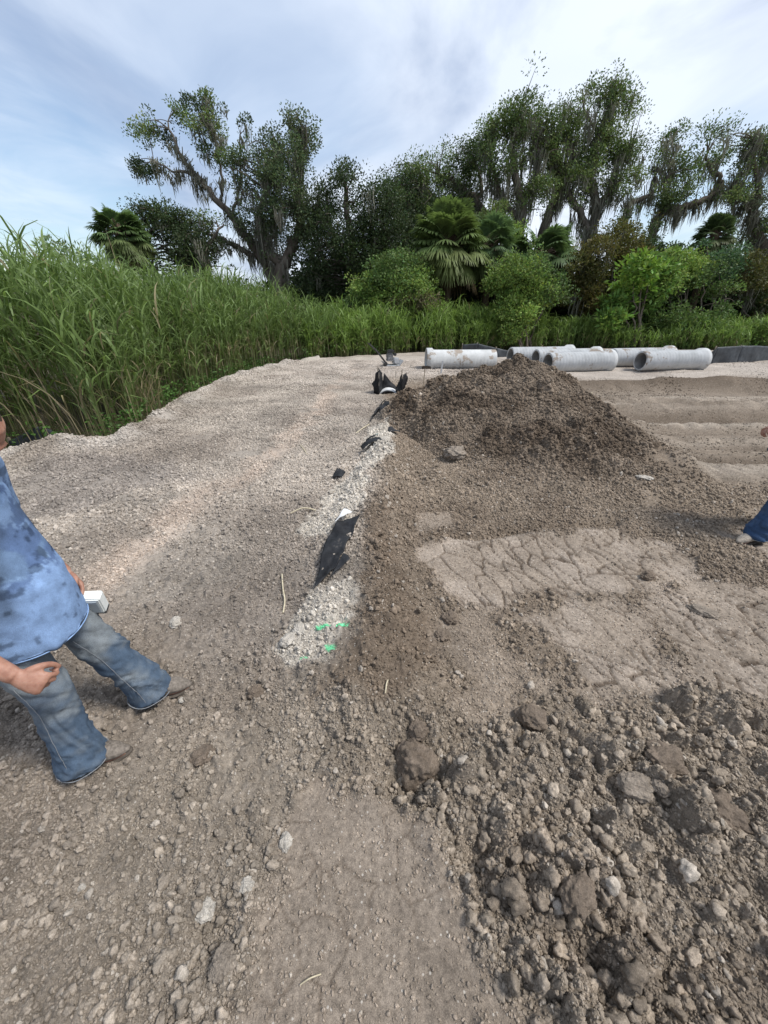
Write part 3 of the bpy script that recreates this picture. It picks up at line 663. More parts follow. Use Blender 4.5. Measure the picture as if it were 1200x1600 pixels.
def shrub(label, y, blobs, pal, seed, cat='bush', name='bush', stems=5, **kw):
    R = np.random.default_rng(seed+500); b0 = np.mean([[b[0], b[1]] for b in blobs], 0); L = []
    for i in range(stems):
        b = blobs[i % len(blobs)]; L.append([(b0[0]+R.uniform(-8, 8), 560, .06, 0, 1), ((b0[0]+b[0])/2, (b[1]+540)/2, .045), (b[0], b[1], .02)])
    kw.setdefault('per', 44); kw.setdefault('clus', 85); kw.setdefault('gap', .30); kw.setdefault('shell', .45); kw.setdefault('jit', .7); kw.setdefault('sig', .2); kw.setdefault('frac', .15)
    return tree(name, label, cat, y, L, blobs, pal, seed, 'bushes in front of the woods', **kw)
LIGHT = [(.175, .265, .065), (.20, .30, .07), (.145, .225, .055)]; MID = [(.10, .165, .05), (.12, .19, .058), (.085, .14, .045)]; LIME = [(.155, .27, .05), (.18, .31, .06), (.13, .23, .05)]
OLIVE = [(.10, .105, .03), (.085, .09, .028), (.12, .115, .035)]
shrub('leafy green bush with pale tips at the left foot of the big palm', 23, [(612, 432, 38), (640, 412, 28), (582, 455, 34), (645, 455, 32), (605, 475, 30), (665, 440, 22), (560, 480, 26)], MID+LIGHT[:1], 20)
shrub('small reddish-tipped bush low in the grass below the palm', 22, [(640, 478, 18), (665, 475, 14), (615, 480, 14)], [(.15, .17, .07), (.17, .16, .09)], 21, stems=3)
shrub('rounded bright green bush right of the big palm', 22.5, [(805, 430, 30), (835, 420, 24), (825, 455, 34), (860, 455, 24), (800, 480, 26), (850, 485, 24), (780, 440, 20)], LIGHT+MID, 22)
shrub('small light green bush low in the grass behind the gap between the pipes', 21.5, [(812, 505, 15), (825, 490, 12), (800, 520, 12), (835, 512, 12)], LIGHT, 23, stems=3)
shrub('dark olive bush with hanging moss right of the third palm', 25, [(935, 395, 28), (965, 378, 28), (905, 425, 28), (945, 430, 34), (880, 450, 26), (920, 465, 32), (985, 400, 24), (955, 480, 26)], OLIVE, 24, moss=.16, moss_hi=1.8)
shrub('lime green feathery sapling leaning out over the grass', 22.5, [(1003, 418, 18), (1020, 408, 14), (990, 445, 24), (965, 478, 18), (1005, 470, 24), (1035, 425, 14), (980, 500, 20), (955, 500, 14)], LIME, 25, leaf=(.26, .10), flat=.7, per=26)
shrub('yellow green bush behind the lime sapling', 24, [(1060, 405, 20), (1080, 415, 18), (1040, 440, 24), (1065, 440, 22)], LIGHT, 26)
shrub('broad mid green bush right of the lime sapling', 23.5, [(1070, 455, 30), (1100, 440, 28), (1100, 480, 34), (1060, 495, 30), (1125, 455, 24), (1090, 515, 24), (1120, 505, 20), (1030, 500, 26)], MID, 27)
shrub('blue green bush below the dark palm at the right', 24.5, [(1115, 405, 24), (1140, 395, 22), (1130, 425, 24), (1105, 385, 14)], [(.075, .14, .065), (.09, .16, .08)], 28)
shrub('dark olive thicket with moss near the right edge', 25.5, [(1165, 425, 28), (1190, 440, 30), (1150, 455, 22), (1215, 460, 34), (1180, 470, 20), (1240, 500, 34)], OLIVE+DARK[:1], 29, moss=.3, moss_hi=2.2)
shrub('low leafy shrub at the far right above the black fence', 22.5, [(1175, 522, 14), (1200, 515, 16), (1150, 530, 10), (1225, 510, 20)], MID+LIGHT, 30, stems=3)
shrub('yellow green shrub between the palms', 27, [(775, 330, 14), (785, 350, 18), (760, 350, 16), (800, 370, 18)], LIGHT+OAK, 31)
shrub('dark shrub in front of the arching oak', 26.5, [(1000, 370, 20), (1030, 385, 18), (985, 345, 14), (1050, 395, 16), (1015, 395, 20)], DARK+MID[2:], 32, gap=.2)
shrub('pale leafy bush rising above the cane grass at the left edge', 13, [(40, 388, 26), (12, 395, 24), (75, 388, 18), (25, 420, 30), (95, 405, 18), (60, 420, 24), (-30, 400, 40)], [(.17, .24, .11), (.20, .27, .13), (.14, .21, .09)], 33, leaf=(.11, .04), per=24, gap=.2, sig=.16, clus=60, flat=1.1)
shrub('sparse pale shrub showing over the cane grass left of the leftmost palm', 16, [(125, 400, 14), (110, 385, 9), (140, 415, 14), (130, 425, 14)], [(.17, .24, .11)], 34, leaf=(.13, .04), per=20, gap=.1, clus=50, stems=4)

# wall of undergrowth that closes the woods behind everything
def undergrowth():
    R = np.random.default_rng(70); n = 5200
    x = R.uniform(-16, 46, n); y = R.uniform(27, 33, n)+.0*x; top = 4.0+1.6*fbm(x*.25, y*.2, 402, 3)-1.6*ss(-4, -9, x)
    z = R.random(n)**.8*top; cc = np.stack([x, y, z], 1); per = 46; ci = np.repeat(np.arange(n), per); m = n*per
    off = R.normal(size=(m, 3))*.42; C = cc[ci]+off
    V, Q = leaf_quads(C, off+R.normal(size=(m, 3))*.3, .26*R.uniform(.6, 1.3, m), .15, R)
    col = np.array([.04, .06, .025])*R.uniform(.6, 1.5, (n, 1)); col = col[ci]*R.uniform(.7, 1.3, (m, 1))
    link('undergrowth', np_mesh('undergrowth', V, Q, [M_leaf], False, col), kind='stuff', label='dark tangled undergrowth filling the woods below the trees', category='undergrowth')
undergrowth()

# ------------------------------------------------------------------ cabbage palms
def palm(label, px, py, rpx, y, seed, tint=(1, 1, 1), nf=46, dead=8, down=0.0):
    R = np.random.default_rng(seed); c, r = blob_world((px, py, rpx*1.28), y, R); nf = int(nf*2.3); base = np.array([c[0], c[1], gz1(c[0], c[1])])
    root = bpy.data.objects.new('cabbage_palm', None); COL.objects.link(root); root.location = base; root['label'] = label; root['category'] = 'palm'; root['group'] = 'cabbage palms in the tree line'
    P, rr = spline([base-[0, 0, .1], (base+c)/2+np.array([R.uniform(-.1, .1), 0, 0]), c], [.24, .20, .24], 6)
    tv, tq = tubes([(P, rr)], 10); link('trunk', np_mesh('trunk', tv-base, tq, [M_palmbark]), root)
    live, deadp, stalk = [], [], []
    for i in range(nf+dead):
        isd = i >= nf; az = R.uniform(0, 2*math.pi); el = R.uniform(-.85, 1.35) if not isd else R.uniform(-1.3, -.7); el -= down
        d = np.array([math.cos(az)*math.cos(el), math.sin(az)*math.cos(el), math.sin(el)])
        pl = r*R.uniform(.38, .66); hub = c+d*pl-np.array([0, 0, .12*pl*math.cos(el)]); stalk.append(spline([c, c+d*pl*.5+np.array([0, 0, .06]), hub], [.03, .022, .015], 2))
        side = unit(np.cross(d, [0, 0, 1.])+1e-6); nrm = np.cross(side, d); k = 26; a = np.linspace(-2.0, 2.0, k)+R.normal(size=k)*.04
        dirs = d[None]*np.cos(a)[:, None]+side[None]*np.sin(a)[:, None]; ln = r*R.uniform(.36, .46)*(1-.18*np.abs(a)/2)
        # leaflet ribbon of three segments that droops at the tip
        t = np.array([0, .4, .75, 1.0]); drop = (t**2.2)*((.35+.35*max(0, .6-el)*R.random()) if not isd else .8)
        Pp = hub+dirs[:, None]*(ln[:, None]*t)[:, :, None]+nrm*(-.12*(np.abs(a)/2)[:, None, None]*ln[:, None, None]*t[None, :, None])-np.array([0, 0, 1.])*(ln[:, None]*drop[None])[:, :, None]
        wv = unit(np.cross(dirs, nrm[None]+0*dirs))[:, None]*(np.array([.012, .05, .035, .004])*r/2.0)[None, :, None]
        Vv = np.stack([Pp-wv, Pp+wv], 2).reshape(-1, 3); q = np.array([[2*j, 2*j+1, 2*j+3, 2*j+2] for j in range(3)]); Q = (np.arange(k)[:, None, None]*8+q[None]).reshape(-1, 4)
        g = np.array([.125, .175, .07])*np.array(tint)*R.uniform(.7, 1.35) if not isd else np.array([.15, .115, .065])*R.uniform(.7, 1.2)
        if not isd and el < -.1: g = g*.6+np.array([.16, .16, .06])*.4
        col = np.repeat(g[None]*R.uniform(.8, 1.2, (k, 1)), 8, 0)
        (deadp if isd else live).append((Vv, Q, col))
    sv, sq = tubes(stalk, 4); link('frond_stalks', np_mesh('frond_stalks', sv-base, sq, [M_palmbark]), root)
    V, Q, Cc = merge(live); link('crown', np_mesh('crown', V-base, Q, [M_leaf], False, Cc), root)
    if deadp:
        V, Q, Cc = merge(deadp); link('dead_fronds', np_mesh('dead_fronds', V-base, Q, [M_leaf], False, Cc), root)
palm('large fan-leaved cabbage palm with drooping yellowed lower fronds', 703, 378, 54, 24.5, 41, (1.15, 1.15, .95), 64, 9)
palm('cabbage palm with drooping bluish fronds just right of the large palm', 768, 385, 42, 25.5, 42, (.95, 1.05, 1.15), 40, 4, .25)
palm('cabbage palm with hanging grey green fronds above the dark olive bush', 850, 398, 46, 26, 43, (1.0, 1.1, 1.1), 44, 4, .3)
palm('cabbage palm with spiky fronds against the sky at the left', 188, 366, 38, 23, 44, (.85, .95, .85), 44, 5)
palm('dark spiky cabbage palm under the mossy oak at the right', 1118, 366, 28, 26, 45, (.6, .65, .6), 34, 2)

# ------------------------------------------------------------------ tall cane grass and the lower grass (stuff)
def grass_points(n, x0, x1, y0, y1, dmax, R, edge_dens=.5):
    x = R.uniform(x0, x1, n); y = R.uniform(y0, y1, n); d, side, t = linedist(x, y, EDGE)
    k = (side > 0) & (d < dmax) & (d > .12+.25*vnoise(x*1.2, y*1.2, 500)); return x[k], y[k], d[k]
def cane(x, y, H, R, nleaf=9, w=.024, g=((.118, .175, .050), (.172, .245, .078)), leaflen=.85, dry=.12, dens_low=.25):
    n = len(x); base = np.stack([x, y, gz(x, y)-.03], 1); parts = []
    a = R.uniform(0, 6.28, n); D = np.stack([np.cos(a), np.sin(a)], 1); bend = R.uniform(.03, .22, n)
    G0, G1 = np.array(g[0]), np.array(g[1]); isdry = R.random(n) < dry
    cA = np.where(isdry[:, None], [.36, .30, .19], [.19, .20, .085])*R.uniform(.7, 1.2, (n, 1)); cB = np.where(isdry[:, None], [.30, .26, .15], G0)*R.uniform(.8, 1.2, (n, 1))
    parts.append(ribbons(base, D, H*.85, np.full(n, .017), bend, R, 4, cA, cB))
    m = n*nleaf; i = np.repeat(np.arange(n), nleaf); h = (dens_low+(1-dens_low)*R.random(m)**.75)*.85
    P = base[i]+np.concatenate([D[i]*(bend[i]*H[i]*h**1.8)[:, None], (H[i]*h)[:, None]], 1)
    a2 = R.uniform(0, 6.28, m); D2 = np.stack([np.cos(a2), np.sin(a2)], 1); L = leaflen*R.uniform(.5, 1.25, m)*(.6+.4*h)
    b2 = R.uniform(.25, 1.25, m); c0 = G0*R.uniform(.7, 1.3, (m, 1)); c1 = G1*R.uniform(.75, 1.45, (m, 1))
    dr = R.random(m) < np.where(h < .45, dry*2.0, dry*.25); c0[dr] = np.array([.34, .29, .17])*R.uniform(.6, 1.2, (dr.sum(), 1)); c1[dr] = c0[dr]*.95
    parts.append(ribbons(P, D2, L, w*R.uniform(.6, 1.3, m), b2, R, 4, c0, c1, .62))
    return merge(parts)
R = np.random.default_rng(90)
x, y, d = grass_points(34000, -17, -2.2, 4.3, 21, 5.5, R)
tall = ss(-2.3, -4.2, x+.4*fbm(y*.5, x*.5, 501, 2)); H = (1.8+1.15*tall)*(1+.22*fbm(x*.8, y*.8, 502, 3)+.10*R.normal(size=len(x)))*(.62+.38*ss(.05, 1.1, d))+.25*(x < -6)*ss(1, 3, d)
k = R.random(len(x)) < np.clip(1.25-.14*d, .3, 1)*.42*(H > .6)*ss(-.55, .0, fbm(x*1.1, y*1.1, 509, 2))
P1 = cane(x[k], y[k], H[k], R, 9, .034)
link('tall_cane_grass', np_mesh('tall_cane_grass', P1[0], P1[1], [M_grass], True, P1[2]), kind='stuff', label='tall arching cane grass along the left bank', category='grass')
x, y, d = grass_points(30000, -3.4, 8.6, 16.5, 24.5, 3.4, R)
H = (1.75-.35*ss(1.5, 8, x))*(1+.3*fbm(x*.9, y*.9, 503, 3)+.14*R.normal(size=len(x)))*(.55+.45*ss(0, 1.0, d)); k = R.random(len(x)) < .42*ss(-.5, .1, fbm(x*1.2, y*1.2, 508, 2))
P1 = cane(x[k], y[k], H[k]*1.12, R, 7, .042, ((.15, .225, .052), (.22, .32, .08)), .75, .08, .12)
x, y, d = grass_points(26000, 7.0, 30, 16.5, 25, 3.0, R)
H = (1.2+.0*x)*(1+.35*fbm(x*.9, y*.9, 504, 3))*(.5+.5*ss(0, .8, d)); k = R.random(len(x)) < .5*ss(-.3, .2, fbm(x*.7, y*.7, 505, 2)+.15)
P2 = cane(x[k], y[k], H[k]*1.15, R, 6, .042, ((.14, .215, .055), (.205, .30, .08)), .65, .08, .05)
P1 = merge([P1, P2])
link('green_grass', np_mesh('green_grass', P1[0], P1[1], [M_grass], True, P1[2]), kind='stuff', label='bright green grass growing in front of the woods', category='grass')
# weeds along the foot of the grass
x, y, d = grass_points(60000, -17, 26, 3.2, 24, 1.1, R); k = R.random(len(x)) < np.where(x < -4.6, .6, .22)*ss(1.1, .2, d)*ss(.25, .6, vnoise(x*1.5, y*1.5, 506)+.15)
x, y = x[k], y[k]; per = 16; i = np.repeat(np.arange(len(x)), per); n = len(i); hh = R.uniform(.05, .42, n)
C = np.stack([x[i], y[i], gz(x, y)[i]+hh], 1)+R.normal(size=(n, 3))*np.array([.09, .09, .03]); off = R.normal(size=(n, 3))*np.array([1, 1, .4])+np.array([0, 0, .25])
V, Q = leaf_quads(C, off, .075*R.uniform(.6, 1.5, n), .045*R.uniform(.6, 1.3, n), R)
col = np.array([.085, .165, .04])*R.uniform(.55, 1.5, (len(x), 1)); col = col[i]*R.uniform(.75, 1.3, (n, 1))
link('weeds', np_mesh('weeds', V, Q, [M_leaf], False, col), kind='stuff', label='low broad-leaved weeds along the foot of the grass', category='weeds')
# dry bent canes fallen over the foot of the left bank
def dry_canes():
    R = np.random.default_rng(93); parts = []
    for px, py, n, lean in ((105, 690, 16, .5), (85, 700, 10, .2), (215, 650, 22, -.35), (175, 665, 16, .4), (235, 640, 16, -.1), (330, 590, 16, -.2), (370, 580, 12, .2)):
        gx, gy = G(px, py); b = np.stack([gx+R.normal(size=n)*.18, gy+.25+R.normal(size=n)*.15, np.full(n, gz1(gx, gy)-.05)], 1)
        D = np.stack([-lean+R.normal(size=n)*.35, R.normal(size=n)*.3-.2], 1); c = np.array([.40, .33, .21])*R.uniform(.6, 1.2, (n, 1))
        parts.append(ribbons(b, D, R.uniform(.9, 1.9, n), np.full(n, .018), R.uniform(.5, 1.1, n), R, 5, c, c*.8, .4))
    V, Q, C = merge(parts)
    link('dry_canes', np_mesh('dry_canes', V, Q, [M_grass], True, C), kind='stuff', label='dry tan canes bent over at the foot of the cane grass', category='dry grass')
dry_canes()
# bare twiggy shrub at the left edge
def bare_shrub():
    R = np.random.default_rng(95); y = 8.0; L = []
    def rec(p, d, ln, r, lv):
        q = p+d*ln; L.append(spline([p, (p+q)/2+R.normal(size=3)*.06*ln, q], [r, r*.8, r*.55], 3))
        ends.append(q)
        if lv:
            for _ in range(3 if lv > 1 else 4): rec(q-d*ln*R.uniform(0, .4), unit(d+R.normal(size=3)*.45), ln*R.uniform(.55, .8), r*.55, lv-1)
    ends = []; b = np.array(AT(-30, 560, y)); b[2] = gz1(b[0], b[1])
    for i in range(4): rec(b, unit(np.array([R.uniform(-.15, .3), R.uniform(-.2, .2), 1.])), 1.35, .028, 3)
    root = bpy.data.objects.new('bare_shrub', None); COL.objects.link(root); root.location = b; root['label'] = 'half bare twiggy shrub with few leaves at the left edge above the cane grass'; root['category'] = 'shrub'
    tv, tq = tubes(L, 5); link('branch', np_mesh('branch', tv-b, tq, [M_bark]), root)
    E = np.array(ends); E = E[E[:, 2] > 2.4]; i = np.repeat(np.arange(len(E)), 14); C = E[i]+R.normal(size=(len(i), 3))*.07
    V, Q = leaf_quads(C, R.normal(size=(len(i), 3)), .07, .022, R); col = np.array([.13, .17, .09])*R.uniform(.6, 1.4, (len(i), 1))
    link('leaves', np_mesh('leaves', V-b, Q, [M_leaf], False, col), root)
bare_shrub()
# ================================================================== objects on the site
def node_mat(name, c1, c2, scale=8., rough=.8, bump=.3, bd=.01, spec=.3, stops=(.35, .65), detail=7.0):
    m, t, b = new_mat(name, rough, spec); tc = nd(t, 'ShaderNodeTexCoord')
    n = nd(t, 'ShaderNodeTexNoise', i_Scale=float(scale), i_Detail=detail, i_Roughness=.62); t.links.new(tc.outputs['Object'], n.inputs[0])
    t.links.new(ramp(t, n.outputs[0], [(stops[0], c1), (stops[1], c2)]), b.inputs['Base Color'])
    if bump:
        bp = nd(t, 'ShaderNodeBump', i_Strength=bump, i_Distance=bd); t.links.new(n.outputs[0], bp.inputs['Height']); t.links.new(bp.outputs[0], b.inputs['Normal'])
    return m
def thing(name, label, cat, loc, group=None):
    o = bpy.data.objects.new(name, None); COL.objects.link(o); o.location = loc; o['label'] = label; o['category'] = cat
    if group: o['group'] = group
    return o
def bm_obj(name, bm, mat, parent=None, smooth=False, **props):
    me = bpy.data.meshes.new(name); bm.to_mesh(me); bm.free(); me.materials.append(mat)
    for p in me.polygons: p.use_smooth = smooth
    return link(name, me, parent, **props)
def bm_box(bm, c, s, rot=None, bev=.0):
    r = bmesh.ops.create_cube(bm, size=1.0); vs = r['verts']
    M = Matrix.Translation(c) @ (rot.to_4x4() if rot is not None else Matrix.Identity(4)) @ Matrix.Diagonal((*s, 1))
    bmesh.ops.transform(bm, matrix=M, verts=vs)
    if bev: bmesh.ops.bevel(bm, geom=list({e for v in vs for e in v.link_edges}), offset=bev, segments=2, affect='EDGES')
def bm_cyl(bm, a, b, r, k=12, r2=None):
    a = Vector(a); b = Vector(b); d = b-a
    res = bmesh.ops.create_cone(bm, cap_ends=True, segments=k, radius1=r, radius2=r if r2 is None else r2, depth=d.length)
    bmesh.ops.transform(bm, matrix=Matrix.Translation((a+b)/2) @ d.to_track_quat('Z', 'Y').to_matrix().to_4x4(), verts=res['verts'])

# ---- concrete pipes
def concrete_material():
    m, t, b = new_mat('pipe_concrete', .85, .15); tc = nd(t, 'ShaderNodeTexCoord')
    def noise(s, d, r=.6):
        n = nd(t, 'ShaderNodeTexNoise', i_Scale=s, i_Detail=d, i_Roughness=r); t.links.new(tc.outputs['Object'], n.inputs[0]); return n.outputs[0]
    c = ramp(t, noise(3., 7), [(.3, (.40, .405, .395)), (.7, (.56, .565, .555))])
    rnd = nd(t, 'ShaderNodeObjectInfo')
    nn = nd(t, 'ShaderNodeTexNoise', i_Scale=2.2, i_Detail=8.0, i_Roughness=.68, noise_dimensions='4D'); t.links.new(tc.outputs['Object'], nn.inputs['Vector'])
    t.links.new(math_n(t, 'MULTIPLY', rnd.outputs['Random'], 20.), nn.inputs['W'])
    mud = ramp(t, nn.outputs[0], [(.565, 0.0), (.60, .85)])
    c = mixc(t, mud, c, (.27, .215, .165))
    t.links.new(c, b.inputs['Base Color'])
    w = nd(t, 'ShaderNodeTexWave', i_Scale=2.6, i_Distortion=1.2, i_Detail=2.0); w.bands_direction = 'X'; t.links.new(tc.outputs['Object'], w.inputs[0])
    bp = nd(t, 'ShaderNodeBump', i_Strength=.16, i_Distance=.02); t.links.new(math_n(t, 'ADD', w.outputs[1], noise(25., 5)), bp.inputs['Height']); t.links.new(bp.outputs[0], b.inputs['Normal'])
    return m
M_conc = concrete_material(); M_concin = node_mat('pipe_inside', (.14, .14, .135), (.24, .235, .225), 5, .9)
def pipe_meshes(L=2.48, ro=.325, ri=.255, bell=.385, bl=.20):
    k = 56; prof = [(0, ri, 1), (0, ri+.012, 0), (0, ro-.012, 0), (.012, ro, 0), (L-bl-.06, ro, 0), (L-bl, bell, 0), (L-.02, bell, 0), (L, bell-.015, 0), (L, ro+.01, 0), (L-.08, ro, 0), (L-.08, ri, 0)]
    bm = bmesh.new(); rings = []
    for x, r, _ in prof[1:]: rings.append([bm.verts.new((x, r*math.cos(2*math.pi*i/k), r*math.sin(2*math.pi*i/k))) for i in range(k)])
    for a, b in zip(rings, rings[1:]):
        for i in range(k): bm.faces.new((a[i], a[(i+1) % k], b[(i+1) % k], b[i]))
    shell = bpy.data.meshes.new('barrel'); bm.to_mesh(shell); bm.free(); shell.materials.append(M_conc)
    for p in shell.polygons: p.use_smooth = True
    bm = bmesh.new(); rings = []
    for x, r in ((0, ri+.012), (.01, ri), (L-.08, ri)): rings.append([bm.verts.new((x, r*math.cos(2*math.pi*i/k), r*math.sin(2*math.pi*i/k))) for i in range(k)])
    for a, b in zip(rings, rings[1:]):
        for i in range(k): bm.faces.new((a[(i+1) % k], a[i], b[i], b[(i+1) % k]))
    inn = bpy.data.meshes.new('inside'); bm.to_mesh(inn); bm.free(); inn.materials.append(M_concin)
    for p in inn.polygons: p.use_smooth = True
    return shell, inn
PSH, PIN = pipe_meshes()
for x, y, yaw, flip, lab in ((1.5, 14.72, 1.5, 1, 'pale concrete drain pipe lying alone beside the plate compactor, left of the earth mound'),
                             (4.82, 15.75, 8, 0, 'leftmost open-ended concrete pipe of the group, lying at the back'),
                             (5.52, 15.0, 9, 0, 'concrete pipe lying between the back pipe and the mud-stained front pipe'),
                             (5.56, 13.92, 13, 0, 'mud-stained concrete pipe in front with its open end just right of the mound top'),
                             (8.42, 15.25, 10, 0, 'concrete pipe lying half hidden behind the rightmost front pipe'),
                             (8.95, 14.32, 9, 0, 'rightmost concrete pipe, with its flared bell end at the right')):
    xx = x+1.2*math.cos(math.radians(yaw)); yy = y+1.2*math.sin(math.radians(yaw)); z = gz1(xx, yy)
    if flip: loc = (x+2.48*math.cos(math.radians(yaw)), y+2.48*math.sin(math.radians(yaw)), z); rz = math.radians(yaw+180)
    else: loc = (x, y, z); rz = math.radians(yaw)
    t = thing('concrete_pipe', lab, 'pipe', loc, 'concrete drain pipes laid out by the grass'); t.rotation_euler = (0, 0, rz)
    for me, nm in ((PSH, 'barrel'), (PIN, 'lining')):
        o = link(nm, me, t, (0, 0, .318)); o.rotation_euler = (random.uniform(0, 6), 0, 0)
M_wood = node_mat('old_wood', (.22, .18, .13), (.40, .34, .26), 30, .85)
M_dkwood = node_mat('dark_wood', (.03, .025, .02), (.08, .06, .045), 20, .9)
bm = bmesh.new(); px_, py_ = 1.50, 14.42; bm_box(bm, (px_, py_, gz1(px_, py_)+.06), (.30, .13, .12), Euler((0, 0, .2)).to_matrix(), .01)
bm_obj('wood_block', bm, M_dkwood, label='short dark timber block chocking the lone pipe', category='wood block')

# ---- plate compactor
M_steel = node_mat('worn_steel', (.30, .31, .32), (.50, .51, .52), 12, .45, .2, .004, .5)
M_black = node_mat('black_metal', (.012, .012, .013), (.05, .05, .05), 18, .4, .2, .003, .5)
M_grime = node_mat('grimy_grey', (.10, .10, .10), (.28, .28, .28), 25, .5, .3, .004, .5)
def compactor():
    c = G(612, 573); t = thing('plate_compactor', 'small grey plate compactor with black handle standing by the grass', 'compactor', (c[0], c[1], gz1(*c))); t.rotation_euler = (0, 0, math.radians(12))
    bm = bmesh.new(); prof = [(-.34, .16), (-.27, .035), (.25, .035), (.40, .20), (.385, .22), (.24, .06), (-.26, .06), (-.33, .18)]
    a = [bm.verts.new((x, -.24, z)) for x, z in prof]; b = [bm.verts.new((x, .24, z)) for x, z in prof]
    for i in range(8): bm.faces.new((a[i], a[(i+1) % 8], b[(i+1) % 8], b[i]))
    bm.faces.new(a[::-1]); bm.faces.new(b); bmesh.ops.recalc_face_normals(bm, faces=bm.faces); bm_obj('base_plate', bm, M_steel, t)
    bm = bmesh.new(); bm_box(bm, (.14, 0, .20), (.22, .30, .20), None, .02); bm_cyl(bm, (.14, -.2, .2), (.14, .2, .2), .08, 16); bm_obj('exciter_housing', bm, M_steel, t)
    bm = bmesh.new(); bm_box(bm, (-.06, 0, .22), (.26, .32, .05), None, .008); bm_box(bm, (-.08, 0, .34), (.22, .22, .20), None, .02)
    for i in range(6): bm_box(bm, (-.08, -.02, .37+.022*i), (.17, .19, .008))
    bm_cyl(bm, (-.08, .11, .35), (-.08, .2, .35), .10, 20); bm_obj('engine', bm, M_grime, t)
    bm = bmesh.new(); bm_box(bm, (-.06, -.02, .53), (.26, .22, .09), None, .03); bm_cyl(bm, (-.02, 0, .56), (-.02, 0, .605), .03, 14); bm_obj('fuel_tank', bm, M_black, t)
    bm = bmesh.new(); bm_cyl(bm, (.10, -.13, .42), (.10, .05, .42), .055, 14); bm_obj('muffler', bm, M_black, t)
    bm = bmesh.new()
    for s in (-1, 1): bm_cyl(bm, (-.22, .17*s, .12), (-.55, .19*s, .52), .016, 10); bm_cyl(bm, (-.55, .19*s, .52), (-.86, .19*s, .80), .016, 10)
    bm_cyl(bm, (-.86, -.20, .80), (-.86, .20, .80), .018, 10); bm_cyl(bm, (-.52, -.19, .50), (-.52, .19, .50), .014, 10); bm_obj('handle', bm, M_black, t)
    bm = bmesh.new(); bm_cyl(bm, (-.28, -.26, .12), (-.28, -.20, .12), .07, 16); bm_obj('wheel', bm, M_black, t)
compactor()

# ---- black filter fabric
def fabric_mat():
    m, t, b = new_mat('filter_fabric', .6, .2); tc = nd(t, 'ShaderNodeTexCoord')
    n = nd(t, 'ShaderNodeTexNoise', i_Scale=9., i_Detail=5.0, i_Roughness=.6); t.links.new(tc.outputs['Object'], n.inputs[0])
    t.links.new(ramp(t, n.outputs[0], [(.35, (.012, .012, .013)), (.62, (.028, .029, .031)), (.72, (.10, .09, .08))]), b.inputs['Base Color'])
    bp = nd(t, 'ShaderNodeBump', i_Strength=.6, i_Distance=.02); t.links.new(n.outputs[0], bp.inputs['Height']); t.links.new(bp.outputs[0], b.inputs['Normal']); return m
M_fab = fabric_mat(); M_white = node_mat('white_sheet', (.58, .58, .57), (.78, .78, .77), 10, .7)
def sheet(name, quads, mat, parent=None, sub=12, wr=.02, th=.004, seed=0, freq=7., **props):
    """crumpled cloth: list of 4-corner patches (a,b,c,d as 3-D points), subdivided, wrinkled and given thickness"""
    R = np.random.default_rng(seed); bm = bmesh.new()
    for q in quads:
        a, b, c, d = [np.array(v, float) for v in q]; n = np.cross(b-a, d-a); n = n/(np.linalg.norm(n)+1e-9)
        g = []
        for i in range(sub+1):
            row = []
            for j in range(sub+1):
                u, v = i/sub, j/sub; p = (a*(1-u)+b*u)*(1-v)+(d*(1-u)+c*u)*v
                f = float(fbm(np.array([p[0]*freq+p[2]*freq*.4+seed]), np.array([p[1]*freq*.6+p[2]*freq]), 600+seed, 3)[0])
                row.append(bm.verts.new(p+n*wr*f*2.2+np.array([0, 0, wr*.6*f])))
            g.append(row)
        for i in range(sub):
            for j in range(sub): bm.faces.new((g[i][j], g[i+1][j], g[i+1][j+1], g[i][j+1]))
    bmesh.ops.remove_doubles(bm, verts=bm.verts, dist=.003); bmesh.ops.recalc_face_normals(bm, faces=bm.faces)
    o = bm_obj(name, bm, mat, parent, True, **props); s = o.modifiers.new('thick', 'SOLIDIFY'); s.thickness = th; return o
def P3(px, py, y=None, dz=0):
    if y is None: x, y = G(px, py); return (x, y, gz1(x, y)+dz)
    v = AT(px, py, y); return (v.x, v.y, v.z+dz)
def wrap():
    g = P3(607, 615); y0 = 10.05; t = thing('black_fabric_wrap', 'black filter fabric standing up in two peaks around the white pipe end', 'fabric', g); iv = -np.array(g)
    A = lambda px, py, dy=0: np.array(P3(px, py, y0+dy))+iv
    sheet('fabric_panel', [(A(583, 614), A(592, 618, -.1), A(592, 579, -.1), A(587, 583)), (A(592, 618, -.1), A(597, 608, .25), A(598, 583, .3), A(592, 574, -.1)), (A(581, 600, .15), A(588, 612), A(590, 585), A(587, 592, .15))], M_fab, t, 8, .02, .004, 1)
    sheet('fabric_panel', [(A(597, 610, .25), A(620, 612, .5), A(619, 604, .55), A(599, 583, .3))], M_fab, t, 8, .03, .004, 2)
    sheet('fabric_panel', [(A(618, 613, .3), A(627, 613, -.05), A(630, 586, -.05), A(628, 583, .2)), (A(627, 613, -.05), A(633, 606, .1), A(635, 582, .1), A(629, 586, -.05)), (A(630, 592, .0), A(634, 602, .1), A(637, 590, .1), A(633, 584, .1))], M_fab, t, 8, .02, .004, 3)
    bm = bmesh.new()
    for a, b in (((628, 612), (628, 578)), ((591, 616), (590.5, 573))): bm_cyl(bm, A(*a, .03), A(*b, .03), .012, 6)
    bm_obj('stake', bm, M_wood, t)
    return t
wrap()
